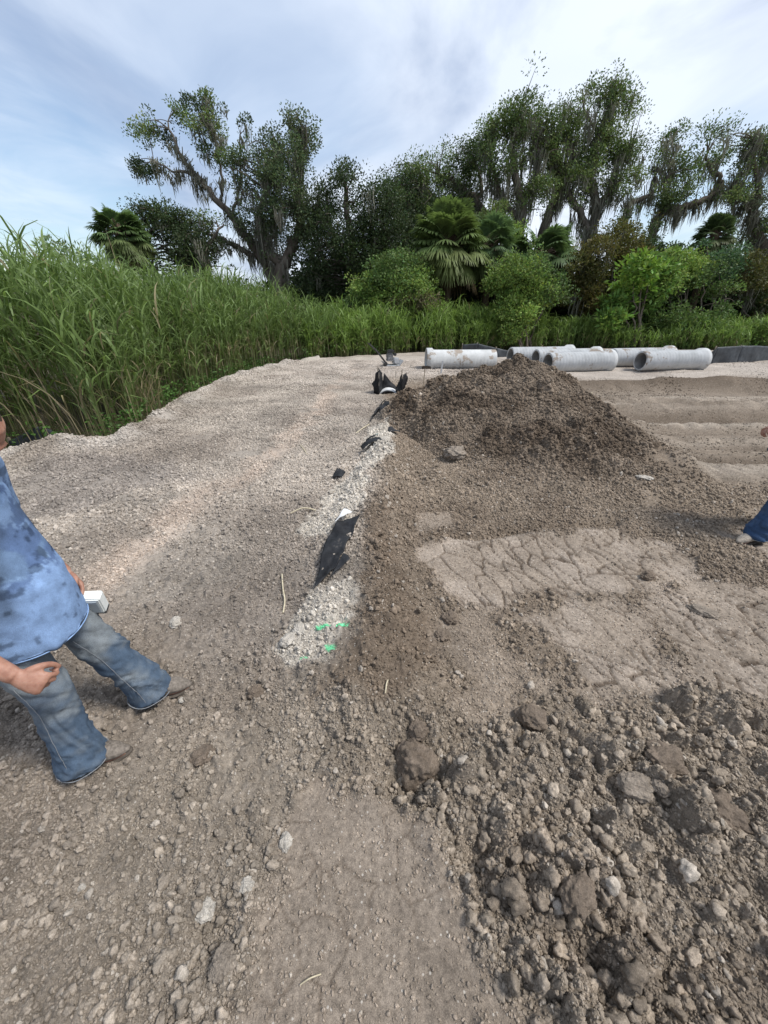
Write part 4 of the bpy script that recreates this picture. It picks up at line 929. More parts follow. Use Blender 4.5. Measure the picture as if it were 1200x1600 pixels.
def buried(px, py, y, r, L, yaw, label, name='buried_pipe', mat=M_white, arc=(.12, .88), tilt=0, group=None):
    """the crown of a round pipe showing through the ground: an arched shell"""
    v = AT(px, py, y); k = 26; bm = bmesh.new(); rings = []
    for s in np.linspace(-L/2, L/2, 5):
        for rr in (r,): rings.append([bm.verts.new((rr*math.cos(math.pi*a), s, rr*math.sin(math.pi*a)-r)) for a in np.linspace(arc[0], arc[1], k)])
    for a, b in zip(rings, rings[1:]):
        for i in range(k-1): bm.faces.new((a[i], b[i], b[i+1], a[i+1]))
    bmesh.ops.recalc_face_normals(bm, faces=bm.faces)
    if py > 650: v.z = gz1(v.x, v.y)+.035
    o = bm_obj(name, bm, mat, None, True, label=label, category='pipe' if 'pipe' in name else 'fabric'); o.location = v; o.rotation_euler = (tilt, 0, yaw)
    s = o.modifiers.new('thick', 'SOLIDIFY'); s.thickness = .03 if 'pipe' in name else .008; s.offset = -1; return o
M_palepipe = node_mat('pale_pipe', (.50, .51, .50), (.68, .68, .67), 9, .8)
buried(606, 606, 10.35, .30, .5, 0, 'white curved top of a buried pipe between the two black fabric peaks', mat=M_palepipe, arc=(.14, .86))
buried(608, 611, 10.08, .30, .07, 0, 'dark band of fabric round the buried pipe in front of the white curved top', 'fabric_band', M_fab, (.12, .88))
buried(590, 722, 5.45, .30, .17, .25, 'black fabric band arched over the buried pipe, nearer and wider of the two arches', 'fabric_band', M_fab, (.14, .80), -.05)
buried(592, 706, 5.80, .30, .06, .15, 'thin dark arch of fabric just behind the wide arched band', 'fabric_band', M_fab, (.20, .74), -.05)
def scrap(label, polys, seed, mat=M_fab, name='fabric_scrap', wr=.02, dz=.03, sub=10, freq=9., cat='fabric'):
    q = [[P3(*p[:2], None, dz+(p[2] if len(p) > 2 else 0)) for p in poly] for poly in polys]
    g = np.mean([c for p in q for c in p], 0); g[2] = gz1(g[0], g[1])
    q = [[np.array(c)-g for c in p] for p in q]
    o = sheet(name, q, mat, None, sub, wr, .004, seed, freq, label=label, category=cat); o.location = g; return o
scrap('crumpled black fabric scrap sticking out of the soil below the two fabric peaks', [[(576, 661), (590, 650), (603, 642, .12), (588, 650, .10)], [(590, 655), (612, 659), (607, 647, .06), (600, 644, .14)]], 11, wr=.03)
scrap('ragged black fabric tuft poking up beside the arched fabric band', [[(607, 703), (624, 701), (622, 694, .08), (606, 694, .10)], [(606, 704), (613, 706), (612, 690, .12), (606, 694, .09)]], 12, wr=.02)
scrap('small black fabric scrap half buried in the grey soil left of the sand strip', [[(519, 750), (534, 753), (540, 744, .04), (527, 740, .02)]], 13, wr=.015)
def long_fabric():
    q = [[(493, 937), (512, 922), (531, 903), (500, 905)], [(500, 905), (531, 903), (547, 872), (512, 868)], [(512, 868), (547, 872), (563, 832), (530, 845)], [(519, 926), (527, 917), (548, 905), (538, 893)]]
    q = [[(a[0], a[1], .03) for a in p] for p in q]
    g = scrap('long torn strip of black filter fabric lying over the pipe line beside the clod bank', q, 14, wr=.022, dz=.03, sub=14, freq=8.)
    q = [[(526, 849, .045), (534, 843, .05), (551, 828, .055), (540, 822, .045)]]
    scrap('white plastic flap at the upper end of the long black fabric strip', q, 15, M_white, 'plastic_flap', .01, .035, cat='plastic sheet')
long_fabric()
# ---- silt fence
M_silt = node_mat('silt_fence_fabric', (.028, .032, .036), (.06, .066, .072), 5, .55, .4, .02, .35)
def silt(label, pts, h, seed, droop=0):
    L = []
    for (px, py, y) in pts: v = AT(px, py, y); L.append((v.x, v.y, gz1(v.x, v.y)))
    g = np.array(L[0]); t = thing('silt_fence', label, 'fence', g); quads = []
    for i, (a, b) in enumerate(zip(L, L[1:])):
        a = np.array(a)-g; b = np.array(b)-g; ha, hb = h[i], h[i+1]
        quads.append((a-[0, 0, .05], b-[0, 0, .05], b+[0, 0, hb], a+[0, .05, ha]))
    sheet('fence_cloth', quads, M_silt, t, 10, .03, .006, seed, 1.5)
    for i, a in enumerate(L):
        bm = bmesh.new(); p = np.array(a)-g; bm_box(bm, (p[0], p[1]+.06, h[i]/2), (.035, .035, h[i]+.12)); bm_obj('post', bm, M_wood, t)
silt('black silt fence running off to the right behind the last pipe', [(1101, 566, 16.2), (1112, 566, 16.3), (1150, 566, 16.6), (1200, 566, 17.2), (1260, 566, 17.8), (1340, 566, 18.2)], [.28, .60, .62, .55, .6, .6], 5)
silt('low black silt fence sagging in the grass between the lone pipe and the pipe group', [(722, 552, 18.6), (745, 552, 18.5), (775, 552, 18.4), (800, 552, 18.6)], [.50, .55, .38, .20], 6)
silt('black silt fence remnant half hidden in weeds at the foot of the left cane grass', [(20, 712, 5.9), (75, 700, 6.1), (110, 694, 6.3)], [.22, .34, .12], 7)
# ---- survey stakes
for px, py, y, h, r, lab, mat in ((689, 583, 13.2, .42, .022, 'short grey survey stake in front of the lone pipe', M_steel), (661, 602, 10.9, .50, .011, 'thin tan stake in the dirt left of the grey survey stake', M_wood),
                                  (671, 606, 10.7, .24, .013, 'short dark peg by the left foot of the mound', M_dkwood), (618, 585, 12.4, .22, .010, 'thin pale peg in front of the plate compactor', M_palestem)):
    v = AT(px, py, y); z = gz1(v.x, v.y); bm = bmesh.new(); bm_box(bm, (0, 0, h/2-.05), (r*2, r*1.2, h+.1), None, .002)
    bmesh.ops.transform(bm, matrix=Euler((.04, .05, .3)).to_matrix().to_4x4(), verts=bm.verts)
    o = bm_obj('survey_stake', bm, mat, label=lab, category='stake', group='stakes by the pipe line'); o.location = (v.x, v.y, z)

# ---- single large clods and stones
def geo_soil(name, c, pale=False):
    m, t, b = new_mat(name, .95, .12); tc = nd(t, 'ShaderNodeTexCoord')
    def noise(s, d, r=.65):
        n = nd(t, 'ShaderNodeTexNoise', i_Scale=s, i_Detail=d, i_Roughness=r); t.links.new(tc.outputs['Object'], n.inputs[0]); return n.outputs[0]
    c0 = mixc(t, 1.0, c, ramp(t, noise(14., 7), [(.3, .6), (.5, 1.0), (.72, 1.45)]), 'MULTIPLY')
    c0 = mixc(t, 1.0, c0, ramp(t, noise(190., 3), [(.3, .7), (.5, 1.0), (.7, 1.4)]), 'MULTIPLY')
    t.links.new(c0, b.inputs['Base Color']); bp = nd(t, 'ShaderNodeBump', i_Strength=1.0, i_Distance=.008)
    t.links.new(math_n(t, 'ADD', noise(60., 8, .75), math_n(t, 'MULTIPLY', noise(220., 4), .5)), bp.inputs['Height']); t.links.new(bp.outputs[0], b.inputs['Normal']); return m
M_c1 = geo_soil('clod_brown', (.175, .138, .105)); M_c2 = geo_soil('clod_grey', (.25, .21, .168)); M_c3 = geo_soil('stone_pale', (.46, .42, .36))
from mathutils import noise as mn
def big_clod(px, py, wpx, asp, hh, label, seed, mat, name='soil_clod', cat='clod', flatk=.0):
    gx, gy = G(px, py); d = ray(px, py); t = (0-CAM_H)/d[2]; r = wpx*t/F/2
    bm = bmesh.new(); bmesh.ops.create_icosphere(bm, subdivisions=5, radius=1.0); off = Vector((seed*3.1, seed*1.7, seed))
    for v in bm.verts:
        n = v.co.normalized(); k = 1+.27*mn.fractal(n*1.5+off, .7, 2.1, 5)+.12*mn.noise(n*4+off)+.05*mn.fractal(n*9+off, .7, 2.2, 4)
        c = mn.cell(n*2.2+off) if hasattr(mn, 'cell') else 0
        v.co = Vector((n.x*r*k, n.y*r*k*asp, n.z*r*k*hh))
    o = bm_obj(name, bm, mat, None, True, label=label, category=cat); o.location = (gx, gy, gz1(gx, gy)+r*hh*.35); o.rotation_euler = (0, 0, seed); return o
for a in ((648, 1192, 60, 1.15, 1.15, 'big dark moist clod lump sitting in the hollow at the top of the smooth patch', 1, M_c1),
          (652, 1152, 30, 1.0, .9, 'rounded clod on the upper side of the big dark lump', 2, M_c1),
          (985, 1238, 50, .8, .55, 'flat grey clod in the rough ground at the right, beside a smaller round one', 3, M_c2),
          (1024, 1243, 26, 1, .7, 'small round clod touching the flat grey clod', 4, M_c2),
          (1125, 1265, 64, .8, .6, 'wide brown clod near the right edge of the rough ground', 5, M_c1),
          (828, 1130, 44, .9, .6, 'brown clod standing at the lower edge of the cracked slab', 6, M_c1),
          (890, 1420, 60, .7, .45, 'long brown clod slab in the furrow right of the smooth patch', 7, M_c1),
          (1028, 1200, 46, 1.2, .6, 'dark tilted clod above the flat grey clod', 8, M_c1),
          (400, 1088, 24, 1, .8, 'small round brown clod left of the green paint marks', 9, M_c1),
          (318, 1186, 34, .8, .6, 'brown clod right of the near boot of the man in the blue shirt', 10, M_c1),
          (710, 722, 34, .9, .6, 'grey brown clod at the left foot of the mound', 12, M_c2),
          (1012, 902, 24, .7, .7, 'dark clod at the right end of the cracked slab', 13, M_c1),
          (703, 970, 26, .9, .7, 'dark clod below the left end of the cracked slab', 14, M_c1),
          (1098, 955, 40, .6, .3, 'flat pale flake of dried mud right of the cracked slab', 15, M_c2),
          (690, 1000, 24, .9, .7, 'dark clod on the loose soil below the pair of cracked slabs', 16, M_c1),
          (352, 1512, 44, .9, .6, 'grey clod at the left border of the smooth patch near the picture bottom', 17, M_c2)):
    big_clod(*a)
for a in ((277, 978, 22, .8, .6, 'pale stone on the grey soil ahead of the far boot', 21), (388, 1388, 22, .9, .8, 'pale stone by the left border of the smooth patch', 22),
          (452, 1012, 26, .8, .5, 'pale cracked chunk at the left of the green paint marks', 23), (470, 996, 26, .7, .5, 'pale flat chunk touching the cracked chunk by the green paint', 24),
          (320, 1424, 30, .9, .6, 'wide pale crumbly chunk lower left of the smooth patch', 25), (286, 1100, 9, 1, .8, 'tiny white stone just below the far boot', 26),
          (447, 1318, 24, .8, .6, 'grey stone on the left edge of the smooth patch', 27), (1000, 765, 22, .5, .3, 'white flake in front of the right foot of the mound', 28), (130, 1388, 11, 1, .8, 'small white stone in the lower left gravel', 29)):
    big_clod(*a, M_c3, 'stone', 'stone')
# ---- straws and sticks
M_straw = node_mat('straw', (.42, .36, .24), (.60, .53, .38), 40, .8)
def straw(label, pts, r):
    P = [np.array(P3(a, b, None, dz)) for a, b, dz in pts]; g = P[0].copy(); P, rr = spline([p-g for p in P], [r]*len(P), 6); v, q = tubes([(P, rr)], 6)
    o = link('dry_stalk', np_mesh('dry_stalk', v, q, [M_straw]), None, g, label=label, category='stalk', group='dry stalks lying on the soil')
straw('bent dry stalk lying on the grey soil left of the long black fabric', [(441, 900, .02), (443, 925, .03), (446, 945, .02), (443, 962, .01)], .006)
straw('dry stalk poking left from the sand strip above the long fabric', [(455, 809, .03), (475, 806, .05), (494, 805, .03)], .007)
straw('dry stalk running left from the crumpled fabric scrap', [(556, 678, .02), (566, 671, .03), (577, 664, .03)], .009)
straw('short pale straw on the grey soil above the middle of the light path', [(468, 696, .01), (474, 703, .03), (480, 711, .01)], .008)
straw('straw near the lower edge of the smooth patch at the picture bottom', [(470, 1540, .008), (485, 1532, .02), (502, 1524, .01)], .0022)
straw('thin straw in the loose soil right of the green paint marks', [(602, 1108, .015), (604, 1098, .03), (606, 1090, .02)], .004)
straw('straw standing in the right flank of the mound', [(928, 662, .02), (922, 648, .10), (919, 636, .2)], .012)
straw('pale root lying on the upper face of the mound', [(845, 622, .03), (838, 612, .05), (832, 600, .03)], .012)
# ================================================================== people
def ell(P, ax, ay, k=20):
    """closed loft: centres P, per-ring half axes (vectors)"""
    P = np.asarray(P, float); a = np.linspace(0, 2*math.pi, k, endpoint=False)
    ring = P[:, None]+np.asarray(ax)[:, None]*np.cos(a)[None, :, None]+np.asarray(ay)[:, None]*np.sin(a)[None, :, None]
    m = len(P); V = ring.reshape(-1, 3).tolist(); F_ = []
    for i in range(m-1):
        for j in range(k): F_.append((i*k+j, i*k+(j+1) % k, (i+1)*k+(j+1) % k, (i+1)*k+j))
    F_.append(tuple(range(k))[::-1]); F_.append(tuple((m-1)*k+j for j in range(k))); return V, F_
def limb(pts, rad, n=5, k=18, flat=None):
    P, r = spline(pts, rad, n); T = unit(np.gradient(P, axis=0)); ref = np.array([0, 1., 0]) if abs(T[0][1]) < .8 else np.array([1., 0, 0])
    A = unit(np.cross(ref, T)); B = np.cross(T, A); f = 1.0 if flat is None else flat
    return ell(P, A*r[:, None], B*r[:, None]*f, k)
def ball(c, r, k=2):
    bm = bmesh.new(); bmesh.ops.create_icosphere(bm, subdivisions=k+1, radius=1.0)
    r = np.broadcast_to(np.array(r, float), 3); V = [(c[0]+v.co.x*r[0], c[1]+v.co.y*r[1], c[2]+v.co.z*r[2]) for v in bm.verts]; Fc = [tuple(v.index for v in f.verts) for f in bm.faces]; bm.free(); return V, Fc
def fuse(name, shapes, voxel, smooth, mat, parent, disp=None, col=None, smooth2=0):
    V, F_ = [], []
    for v, f in shapes:
        o = len(V); V += [tuple(x) for x in v]; F_ += [tuple(i+o for i in t) for t in f]
    me = bpy.data.meshes.new('tmp'); me.from_pydata(V, [], F_); ob = bpy.data.objects.new('tmp', me); COL.objects.link(ob)
    m = ob.modifiers.new('r', 'REMESH'); m.mode = 'VOXEL'; m.voxel_size = voxel; m.adaptivity = 0
    if smooth: s = ob.modifiers.new('s', 'SMOOTH'); s.factor = .5; s.iterations = smooth
    dg = bpy.context.evaluated_depsgraph_get(); me2 = bpy.data.meshes.new_from_object(ob.evaluated_get(dg)); bpy.data.objects.remove(ob)
    me2.name = name; n = len(me2.vertices); co = np.zeros(n*3, np.float32); me2.vertices.foreach_get('co', co); co = co.reshape(-1, 3)
    if disp is not None:
        no = np.zeros(n*3, np.float32); me2.vertices.foreach_get('normal', no); no = no.reshape(-1, 3)
        co = co+no*disp(co)[:, None]; me2.vertices.foreach_set('co', co.astype(np.float32).ravel())
    me2.materials.clear(); me2.materials.append(mat)
    me2.polygons.foreach_set('use_smooth', np.ones(len(me2.polygons), bool))
    if col is not None:
        at = me2.attributes.new('col', 'FLOAT_COLOR', 'POINT'); c4 = np.ones((n, 4), np.float32); c4[:, :3] = col(co); at.data.foreach_set('color', c4.ravel())
    me2.update(); return link(name, me2, parent)
def cloth_mat(name, rough=.9, weave=600., bump=.25):
    m, t, b = new_mat(name, rough, .15); a = nd(t, 'ShaderNodeAttribute', attribute_name='col'); tc = nd(t, 'ShaderNodeTexCoord')
    n = nd(t, 'ShaderNodeTexNoise', i_Scale=weave, i_Detail=2.0); t.links.new(tc.outputs['Object'], n.inputs[0])
    n2 = nd(t, 'ShaderNodeTexNoise', i_Scale=22., i_Detail=6.0, i_Roughness=.7); t.links.new(tc.outputs['Object'], n2.inputs[0])
    c = mixc(t, 1.0, a.outputs['Color'], ramp(t, n.outputs[0], [(.3, .72), (.7, 1.3)]), 'MULTIPLY'); c = mixc(t, 1.0, c, ramp(t, n2.outputs[0], [(.3, .8), (.7, 1.2)]), 'MULTIPLY')
    t.links.new(c, b.inputs['Base Color']); bp = nd(t, 'ShaderNodeBump', i_Strength=bump, i_Distance=.004)
    t.links.new(math_n(t, 'ADD', n2.outputs[0], n.outputs[0]), bp.inputs['Height']); t.links.new(bp.outputs[0], b.inputs['Normal']); return m
M_denim = cloth_mat('denim', .9, 500., .4); M_shirt = cloth_mat('cotton_shirt', .92, 700., .2); M_leather = cloth_mat('dusty_leather', .7, 90., .5)
def skin_mat():
    m, t, b = new_mat('skin', .55, .35); tc = nd(t, 'ShaderNodeTexCoord')
    n = nd(t, 'ShaderNodeTexNoise', i_Scale=28., i_Detail=5.0, i_Roughness=.6); t.links.new(tc.outputs['Object'], n.inputs[0])
    t.links.new(ramp(t, n.outputs[0], [(.3, (.26, .120, .080)), (.55, (.37, .195, .135)), (.75, (.45, .265, .195))]), b.inputs['Base Color'])
    b.inputs['Subsurface Weight'].default_value = .12; b.inputs['Subsurface Radius'].default_value = (.01, .004, .002); b.inputs['Subsurface Scale'].default_value = .5
    bp = nd(t, 'ShaderNodeBump', i_Strength=.35, i_Distance=.002); n2 = nd(t, 'ShaderNodeTexNoise', i_Scale=160., i_Detail=4.0); t.links.new(tc.outputs['Object'], n2.inputs[0])
    t.links.new(n2.outputs[0], bp.inputs['Height']); t.links.new(bp.outputs[0], b.inputs['Normal']); return m
M_skin = skin_mat(); M_nail = node_mat('nail', (.55, .36, .30), (.62, .44, .38), 20, .4, 0)
M_hair = node_mat('hair', (.035, .025, .018), (.09, .065, .045), 60, .8); M_beard = node_mat('beard', (.10, .07, .05), (.22, .17, .13), 80, .85)
M_eye = node_mat('eye', (.6, .6, .58), (.7, .7, .68), 5, .2, 0); M_thread = node_mat('seam_thread', (.17, .185, .20), (.26, .265, .27), 40, .9); M_sole = node_mat('boot_sole', (.05, .04, .03), (.12, .10, .08), 30, .8)
def wn(co, s, seed, o=3):
    return .5*fbm(co[:, 0]*s+co[:, 1]*s*.37, co[:, 2]*s, 700+seed, o)+.5*fbm(co[:, 1]*s-co[:, 0]*s*.31, co[:, 2]*s*1.1, 710+seed, o)
def hand(w, d, palm, thumb, curl, s=1.0, splay=.12):
    """w wrist, d direction of the palm, palm = palm normal (towards the palm side), thumb = direction of thumb side; curl per joint (rad)"""
    d = unit(np.array(d, float)); n = np.array(palm, float); n = unit(n-d*(n@d)); th = np.cross(d, n); th = th if th@np.array(thumb) > 0 else -th
    shapes = [ell([w, w+d*.03*s, w+d*.06*s, w+d*.085*s, w+d*.098*s], [th*a*s for a in (.026, .036, .042, .043, .036)], [n*a*s for a in (.020, .021, .018, .016, .010)], 16)]
    tips = []
    for i, (off, L) in enumerate(((.032, .078), (.011, .086), (-.010, .080), (-.030, .064))):
        p = w+d*(.085-.004*abs(i-1))*s+th*off*s; q = [p-d*.02*s, p]; dirc = unit(d+th*splay*(1.5-i)*.5); ang = 0
        for j, f in enumerate((.46, .30, .24)):
            ang += curl[i] if not isinstance(curl[i], (list, tuple)) else curl[i][j]; v = dirc*math.cos(ang)+n*math.sin(ang); p = p+v*L*f*s; q.append(p)
        shapes.append(limb(q, [.0095*s, .0098*s, .009*s, .0082*s, .0066*s], 3, 10)); shapes.append(ball(q[-1], .0068*s, 1)); tips.append((q[-1], unit(q[-1]-q[-2]), n))
    b = w+d*.025*s+th*.026*s; q = [b, b+unit(th*.7+d*.7+n*.2)*.035*s, b+unit(th*.5+d*.8+n*.5)*.068*s, b+unit(th*.28+d*.85+n*.65)*.095*s]
    shapes.append(limb(q, [.015*s, .0135*s, .0115*s, .0085*s], 4, 10)); shapes.append(ball(q[-1], .0088*s, 1))
    return shapes, tips
def person(label, J, shirtcol, jeancol, bootcol, seed, fwd, curlR, curlL, hairy=True):
    g = np.array(J['ground'], float); K = {k: np.array(v, float)-g for k, v in J.items()}
    f = unit(np.array([fwd[0], fwd[1], 0.])); l = np.array([-f[1], f[0], 0.])      # forward, left
    root = thing('person', label, 'person', g); up = np.array([0, 0, 1.])
    hp, ch, nk, hd = K['pelvis'], K['chest'], K['neck'], K['head']
    # ---- skin: one continuous body
    S = []
    S.append(ell([hp-up*.08, hp, hp+up*.12, (hp+ch)/2+up*.02, ch, ch+up*.10, nk-up*.05, nk], [l*a for a in (.14, .155, .14, .145, .165, .165, .09, .058)], [f*a for a in (.10, .11, .10, .10, .115, .10, .07, .058)], 20))
    hu = unit(hd-nk); S.append(limb([nk-up*.05, nk, hd-hu*.02], [.062, .056, .056], 4, 16))
    hf = unit(K['look']-hd); hl = unit(np.cross(hu, hf)); hf = np.cross(hl, hu)
    S.append(ell([hd+hu*t for t in (-.105, -.085, -.05, 0, .05, .09, .112, .12)], [hl*a for a in (.035, .052, .066, .074, .075, .062, .036, .01)], [hf*a for a in (.05, .074, .088, .096, .095, .075, .042, .01)], 22))
    S.append(limb([hd+hf*.088+hu*.022, hd+hf*.108-hu*.005, hd+hf*.118-hu*.022, hd+hf*.095-hu*.03], [.010, .012, .016, .012], 3, 10))
    S.append(ball(hd+hf*.078-hu*.088, (.026, .03, .022))); S.append(limb([hd+hf*.088+hl*.022-hu*.052, hd+hf*.101-hu*.050, hd+hf*.088-hl*.022-hu*.052], [.006, .010, .006], 3, 8))
    S.append(limb([hd+hf*.084+hl*.045+hu*.028, hd+hf*.098+hu*.03, hd+hf*.084-hl*.045+hu*.028], [.010, .011, .010], 3, 8))
    for s in (1, -1): S.append(limb([hd+hl*.074*s-hu*.03-hf*.005, hd+hl*.086*s-hf*.012, hd+hl*.082*s+hu*.028-hf*.01], [.008, .014, .012], 3, 8))
    tips = {}
    for sd, s, curl in (('L', 1, curlL), ('R', -1, curlR)):
        sh, eb, wr = K['shoulder'+sd], K['elbow'+sd], K['wrist'+sd]
        S.append(limb([sh*.6+(nk-up*.06)*.4, sh, (sh+eb)/2, eb, eb*.7+wr*.3, wr*.85+eb*.15, wr], [.055, .056, .048, .040, .044, .031, .027], 4, 16))
        hs, tp = hand(wr, K['hand'+sd]-wr, K['palm'+sd]+g, K['thumb'+sd]+g, curl); S += hs; tips[sd] = tp
        hi, kn, an, to = K['hip'+sd], K['knee'+sd], K['ankle'+sd], K['toe'+sd]
        S.append(limb([hi+up*.02, hi*.6+kn*.4, kn, kn*.6+an*.4, an], [.078, .072, .052, .050, .036], 4, 14)); S.append(limb([an-up*.01, an*.4+to*.6-up*.03, to-up*.005], [.036, .034, .022], 4, 10))
    body = fuse('body', S, .0048, 4, M_skin, root)
    for s in (1, -1):
        bm = bmesh.new(); bmesh.ops.create_uvsphere(bm, u_segments=12, v_segments=8, radius=.0115); bmesh.ops.translate(bm, vec=hd+hf*.081+hl*.031*s+hu*.008, verts=bm.verts); bm_obj('eye', bm, M_eye, root, True)
    for sd in 'LR':
        for tp, d, n in tips[sd]:
            bm = bmesh.new(); bmesh.ops.create_icosphere(bm, subdivisions=2, radius=1.0); q = Vector(d).to_track_quat('Y', 'Z'); 
            o = unit(np.cross(np.cross(d, -n), d)); rot = Matrix((Vector(np.cross(d, o)), Vector(d), Vector(o))).transposed()
            bmesh.ops.transform(bm, matrix=Matrix.Translation(tp+o*.0058-d*.001) @ rot.to_4x4() @ Matrix.Diagonal((.0048, .0065, .0016, 1)), verts=bm.verts); bm_obj('fingernail', bm, M_nail, root, True)
    # ---- hair and beard
    hs = [ell([hd+hu*t-hf*.012 for t in (-.06, -.02, .03, .08, .115, .13)], [hl*a for a in (.066, .080, .083, .072, .045, .012)], [hf*a for a in (.062, .084, .092, .084, .055, .015)], 20)]
    fuse('hair', hs, .006, 2, M_hair, root, lambda co: .006*wn(co, 60, 1)-.0*co[:, 0])
    if hairy:
        fuse('beard', [limb([hd+hl*.066-hu*.035+hf*.02, hd+hl*.045-hu*.085+hf*.062, hd-hu*.105+hf*.085, hd-hl*.045-hu*.085+hf*.062, hd-hl*.066-hu*.035+hf*.02], [.014, .022, .028, .022, .014], 5, 10)], .005, 2, M_beard, root, lambda co: .005*wn(co, 90, 2))
    # ---- jeans
    S = [ell([hp-up*.10, hp-up*.04, hp+up*.06, hp+up*.12], [l*a for a in (.13, .178, .172, .16)], [f*a for a in (.10, .135, .13, .12)], 22)]
    for sd in 'LR':
        hi, kn, an = K['hip'+sd], K['knee'+sd], K['ankle'+sd]
        S.append(limb([hi+up*.04, hi*.75+kn*.25, hi*.4+kn*.6, kn, kn*.5+an*.5, an*.8+kn*.2, an-up*.045], [.088, .094, .088, .084, .082, .096, .108], 5, 22))
    kz = float((K['kneeL'][2]+K['kneeR'][2])/2)
    def jd(co):
        z = co[:, 2]; w = .55+.9*np.exp(-((z-kz)/.10)**2)+1.3*np.exp(-((z-.16)/.10)**2)+.7*np.exp(-((z-.72)/.12)**2)
        q = fbm(co[:, 0]*9+co[:, 1]*8+z*4, z*15+5*fbm(co[:, 0]*6, co[:, 1]*6+z*3, 720, 2), 721+seed, 4, .55); q = np.sign(q)*np.abs(q)**.8
        return .013*w*q+.006*wn(co, 25, 3)
    def jc(co):
        z = co[:, 2]; n = wn(co, 7, 5, 4)+.5*wn(co, 25, 6); J0, J1, J2 = jeancol; fade = ss(-.3, .6, n+.55*ss(.32, .62, z)-.28); c = np.array(J1)*(1-fade[:, None])+np.array(J0)*fade[:, None]
        dirt = ss(.25, .6, wn(co, 5, 8, 4)+.35*ss(.55, .7, z)); c = c*(1-.6*dirt[:, None])+np.array(J2)*.6*dirt[:, None]
        return c
    fuse('jeans', S, .009, 3, M_denim, root, jd, jc)
    for sd in 'LR':
        s = 1 if sd == 'L' else -1; hi, kn, an = K['hip'+sd], K['knee'+sd], K['ankle'+sd]; q = -l*0
        side = -l if sd == 'R' else (f*.25-l)/1.03       # the stitched line that faces the camera
        P = [hi*.4+kn*.6+side*.098, kn+side*.090+f*.01, kn*.5+an*.5+side*.088, an*.8+kn*.2+side*.092, an-up*.04+side*.099]
        P, rr = spline(P, [.0013]*5, 8, .0008, np.random.default_rng(3)); v, qd = tubes([(P, rr)], 5); link('stitched_seam', np_mesh('stitched_seam', v, qd, [M_thread]), root)
        th = np.linspace(0, 2*math.pi, 40); c0 = an-up*.035; P = np.array([c0+f*math.cos(a)*.107+l*math.sin(a)*.107+up*.003*math.sin(5*a) for a in th]); v, qd = tubes([(P, np.full(40, .0022))], 6)
        link('cuff_hem', np_mesh('cuff_hem', v, qd, [M_thread]), root)
    # ---- boots
    for sd in 'LR':
        an, to = K['ankle'+sd].copy(), K['toe'+sd].copy(); d = to-an; zz0 = K['sole'+sd][2]; d[2] = 0; d = unit(d); s_ = np.cross(up, d); fz = np.array([an[0], an[1], zz0])
        Lf = float(np.linalg.norm((to-an)[:2]))
        st = [(-.085, .030, .034, .040), (-.07, .036, .040, .055), (-.02, .040, .052, .075), (.05, .043, .050, .070), (Lf*.55+.02, .047, .042, .052), (Lf*.8, .043, .034, .042), (Lf-.01, .030, .024, .034), (Lf+.018, .012, .013, .028)]
        S = [ell([fz+d*a+up*(c+.012) for a, b, c, e in st], [s_*b for a, b, c, e in st], [up*c*.95+0*d for a, b, c, e in st], 18), limb([fz+up*.04-d*.02, fz+up*.12-d*.015, fz+up*.24-d*.02], [.046, .047, .055], 4, 16)]
        b = fuse('boot', S, .006, 3, M_leather, root, lambda co: .0035*wn(co, 35, 7), lambda co: np.array(bootcol)*(1+.45*wn(co, 18, 9, 4))[:, None])
        S = [ell([fz+d*a+up*.007 for a in (-.088, -.06, 0, .06, Lf*.6, Lf*.85, Lf+.012, Lf+.026)], [s_*a for a in (.022, .040, .040, .042, .050, .046, .026, .010)], [up*.010+0*d]*8, 16)]
        so = fuse('sole', S, .005, 1, M_sole, b)
    # ---- shirt
    S = [ell([K['hem'], K['hem']+up*.05, hp+up*.10, (hp+ch)/2+up*.03, ch-up*.02, ch+up*.08, ch+up*.15, nk-up*.045],
             [l*a for a in (.205, .208, .20, .195, .200, .195, .15, .085)], [f*a for a in (.180, .180, .166, .150, .146, .136, .11, .080)], 30)]
    for sd in 'LR':
        sh, eb = K['shoulder'+sd], K['elbow'+sd]; S.append(limb([sh*.5+(nk-up*.09)*.5, sh, sh*.55+eb*.45, sh*.22+eb*.78], [.085, .082, .080, .088], 5, 20))
    def sdp(co):
        z = co[:, 2]; q = fbm(co[:, 0]*4+co[:, 1]*7+2*z, z*4.5-co[:, 0]*3, 731+seed, 3); low = ss(1.25, .8, z)
        fold = np.sin(co[:, 0]*30+co[:, 1]*38+5*z+3*fbm(co[:, 0]*4, z*3, 732, 2)); return .020*q*(.5+.5*low)+.008*fold*low*ss(-.3, .3, q)
    def sc(co):
        z = co[:, 2]; n = wn(co, 6, 11, 4); c = np.array(shirtcol[0])*(1+.22*n)[:, None]
        pr = ss(-.06, .03, wn(co, 10, 12, 4)+.5*wn(co, 45, 13, 4))*ss(.96, 1.04, z+.04*wn(co, 9, 14))*ss(1.5, 1.42, z); c = c*(1-.75*pr[:, None])+np.array(shirtcol[1])*.75*pr[:, None]
        bl = ss(0, .1, wn(co, 9, 15, 3))*ss(.98, 1.05, z); c = c*(1-.4*bl[:, None])+np.array(shirtcol[3])*.4*bl[:, None]
        st = ss(.055, .02, np.abs((co@f)-(hp@f)-.06+.12*(z-1.1)+.04*wn(co, 8, 16)))*ss(.86, .95, z)*ss(1.35, 1.2, z); c = c*(1-.6*st[:, None])+np.array(shirtcol[2])*.6*st[:, None]
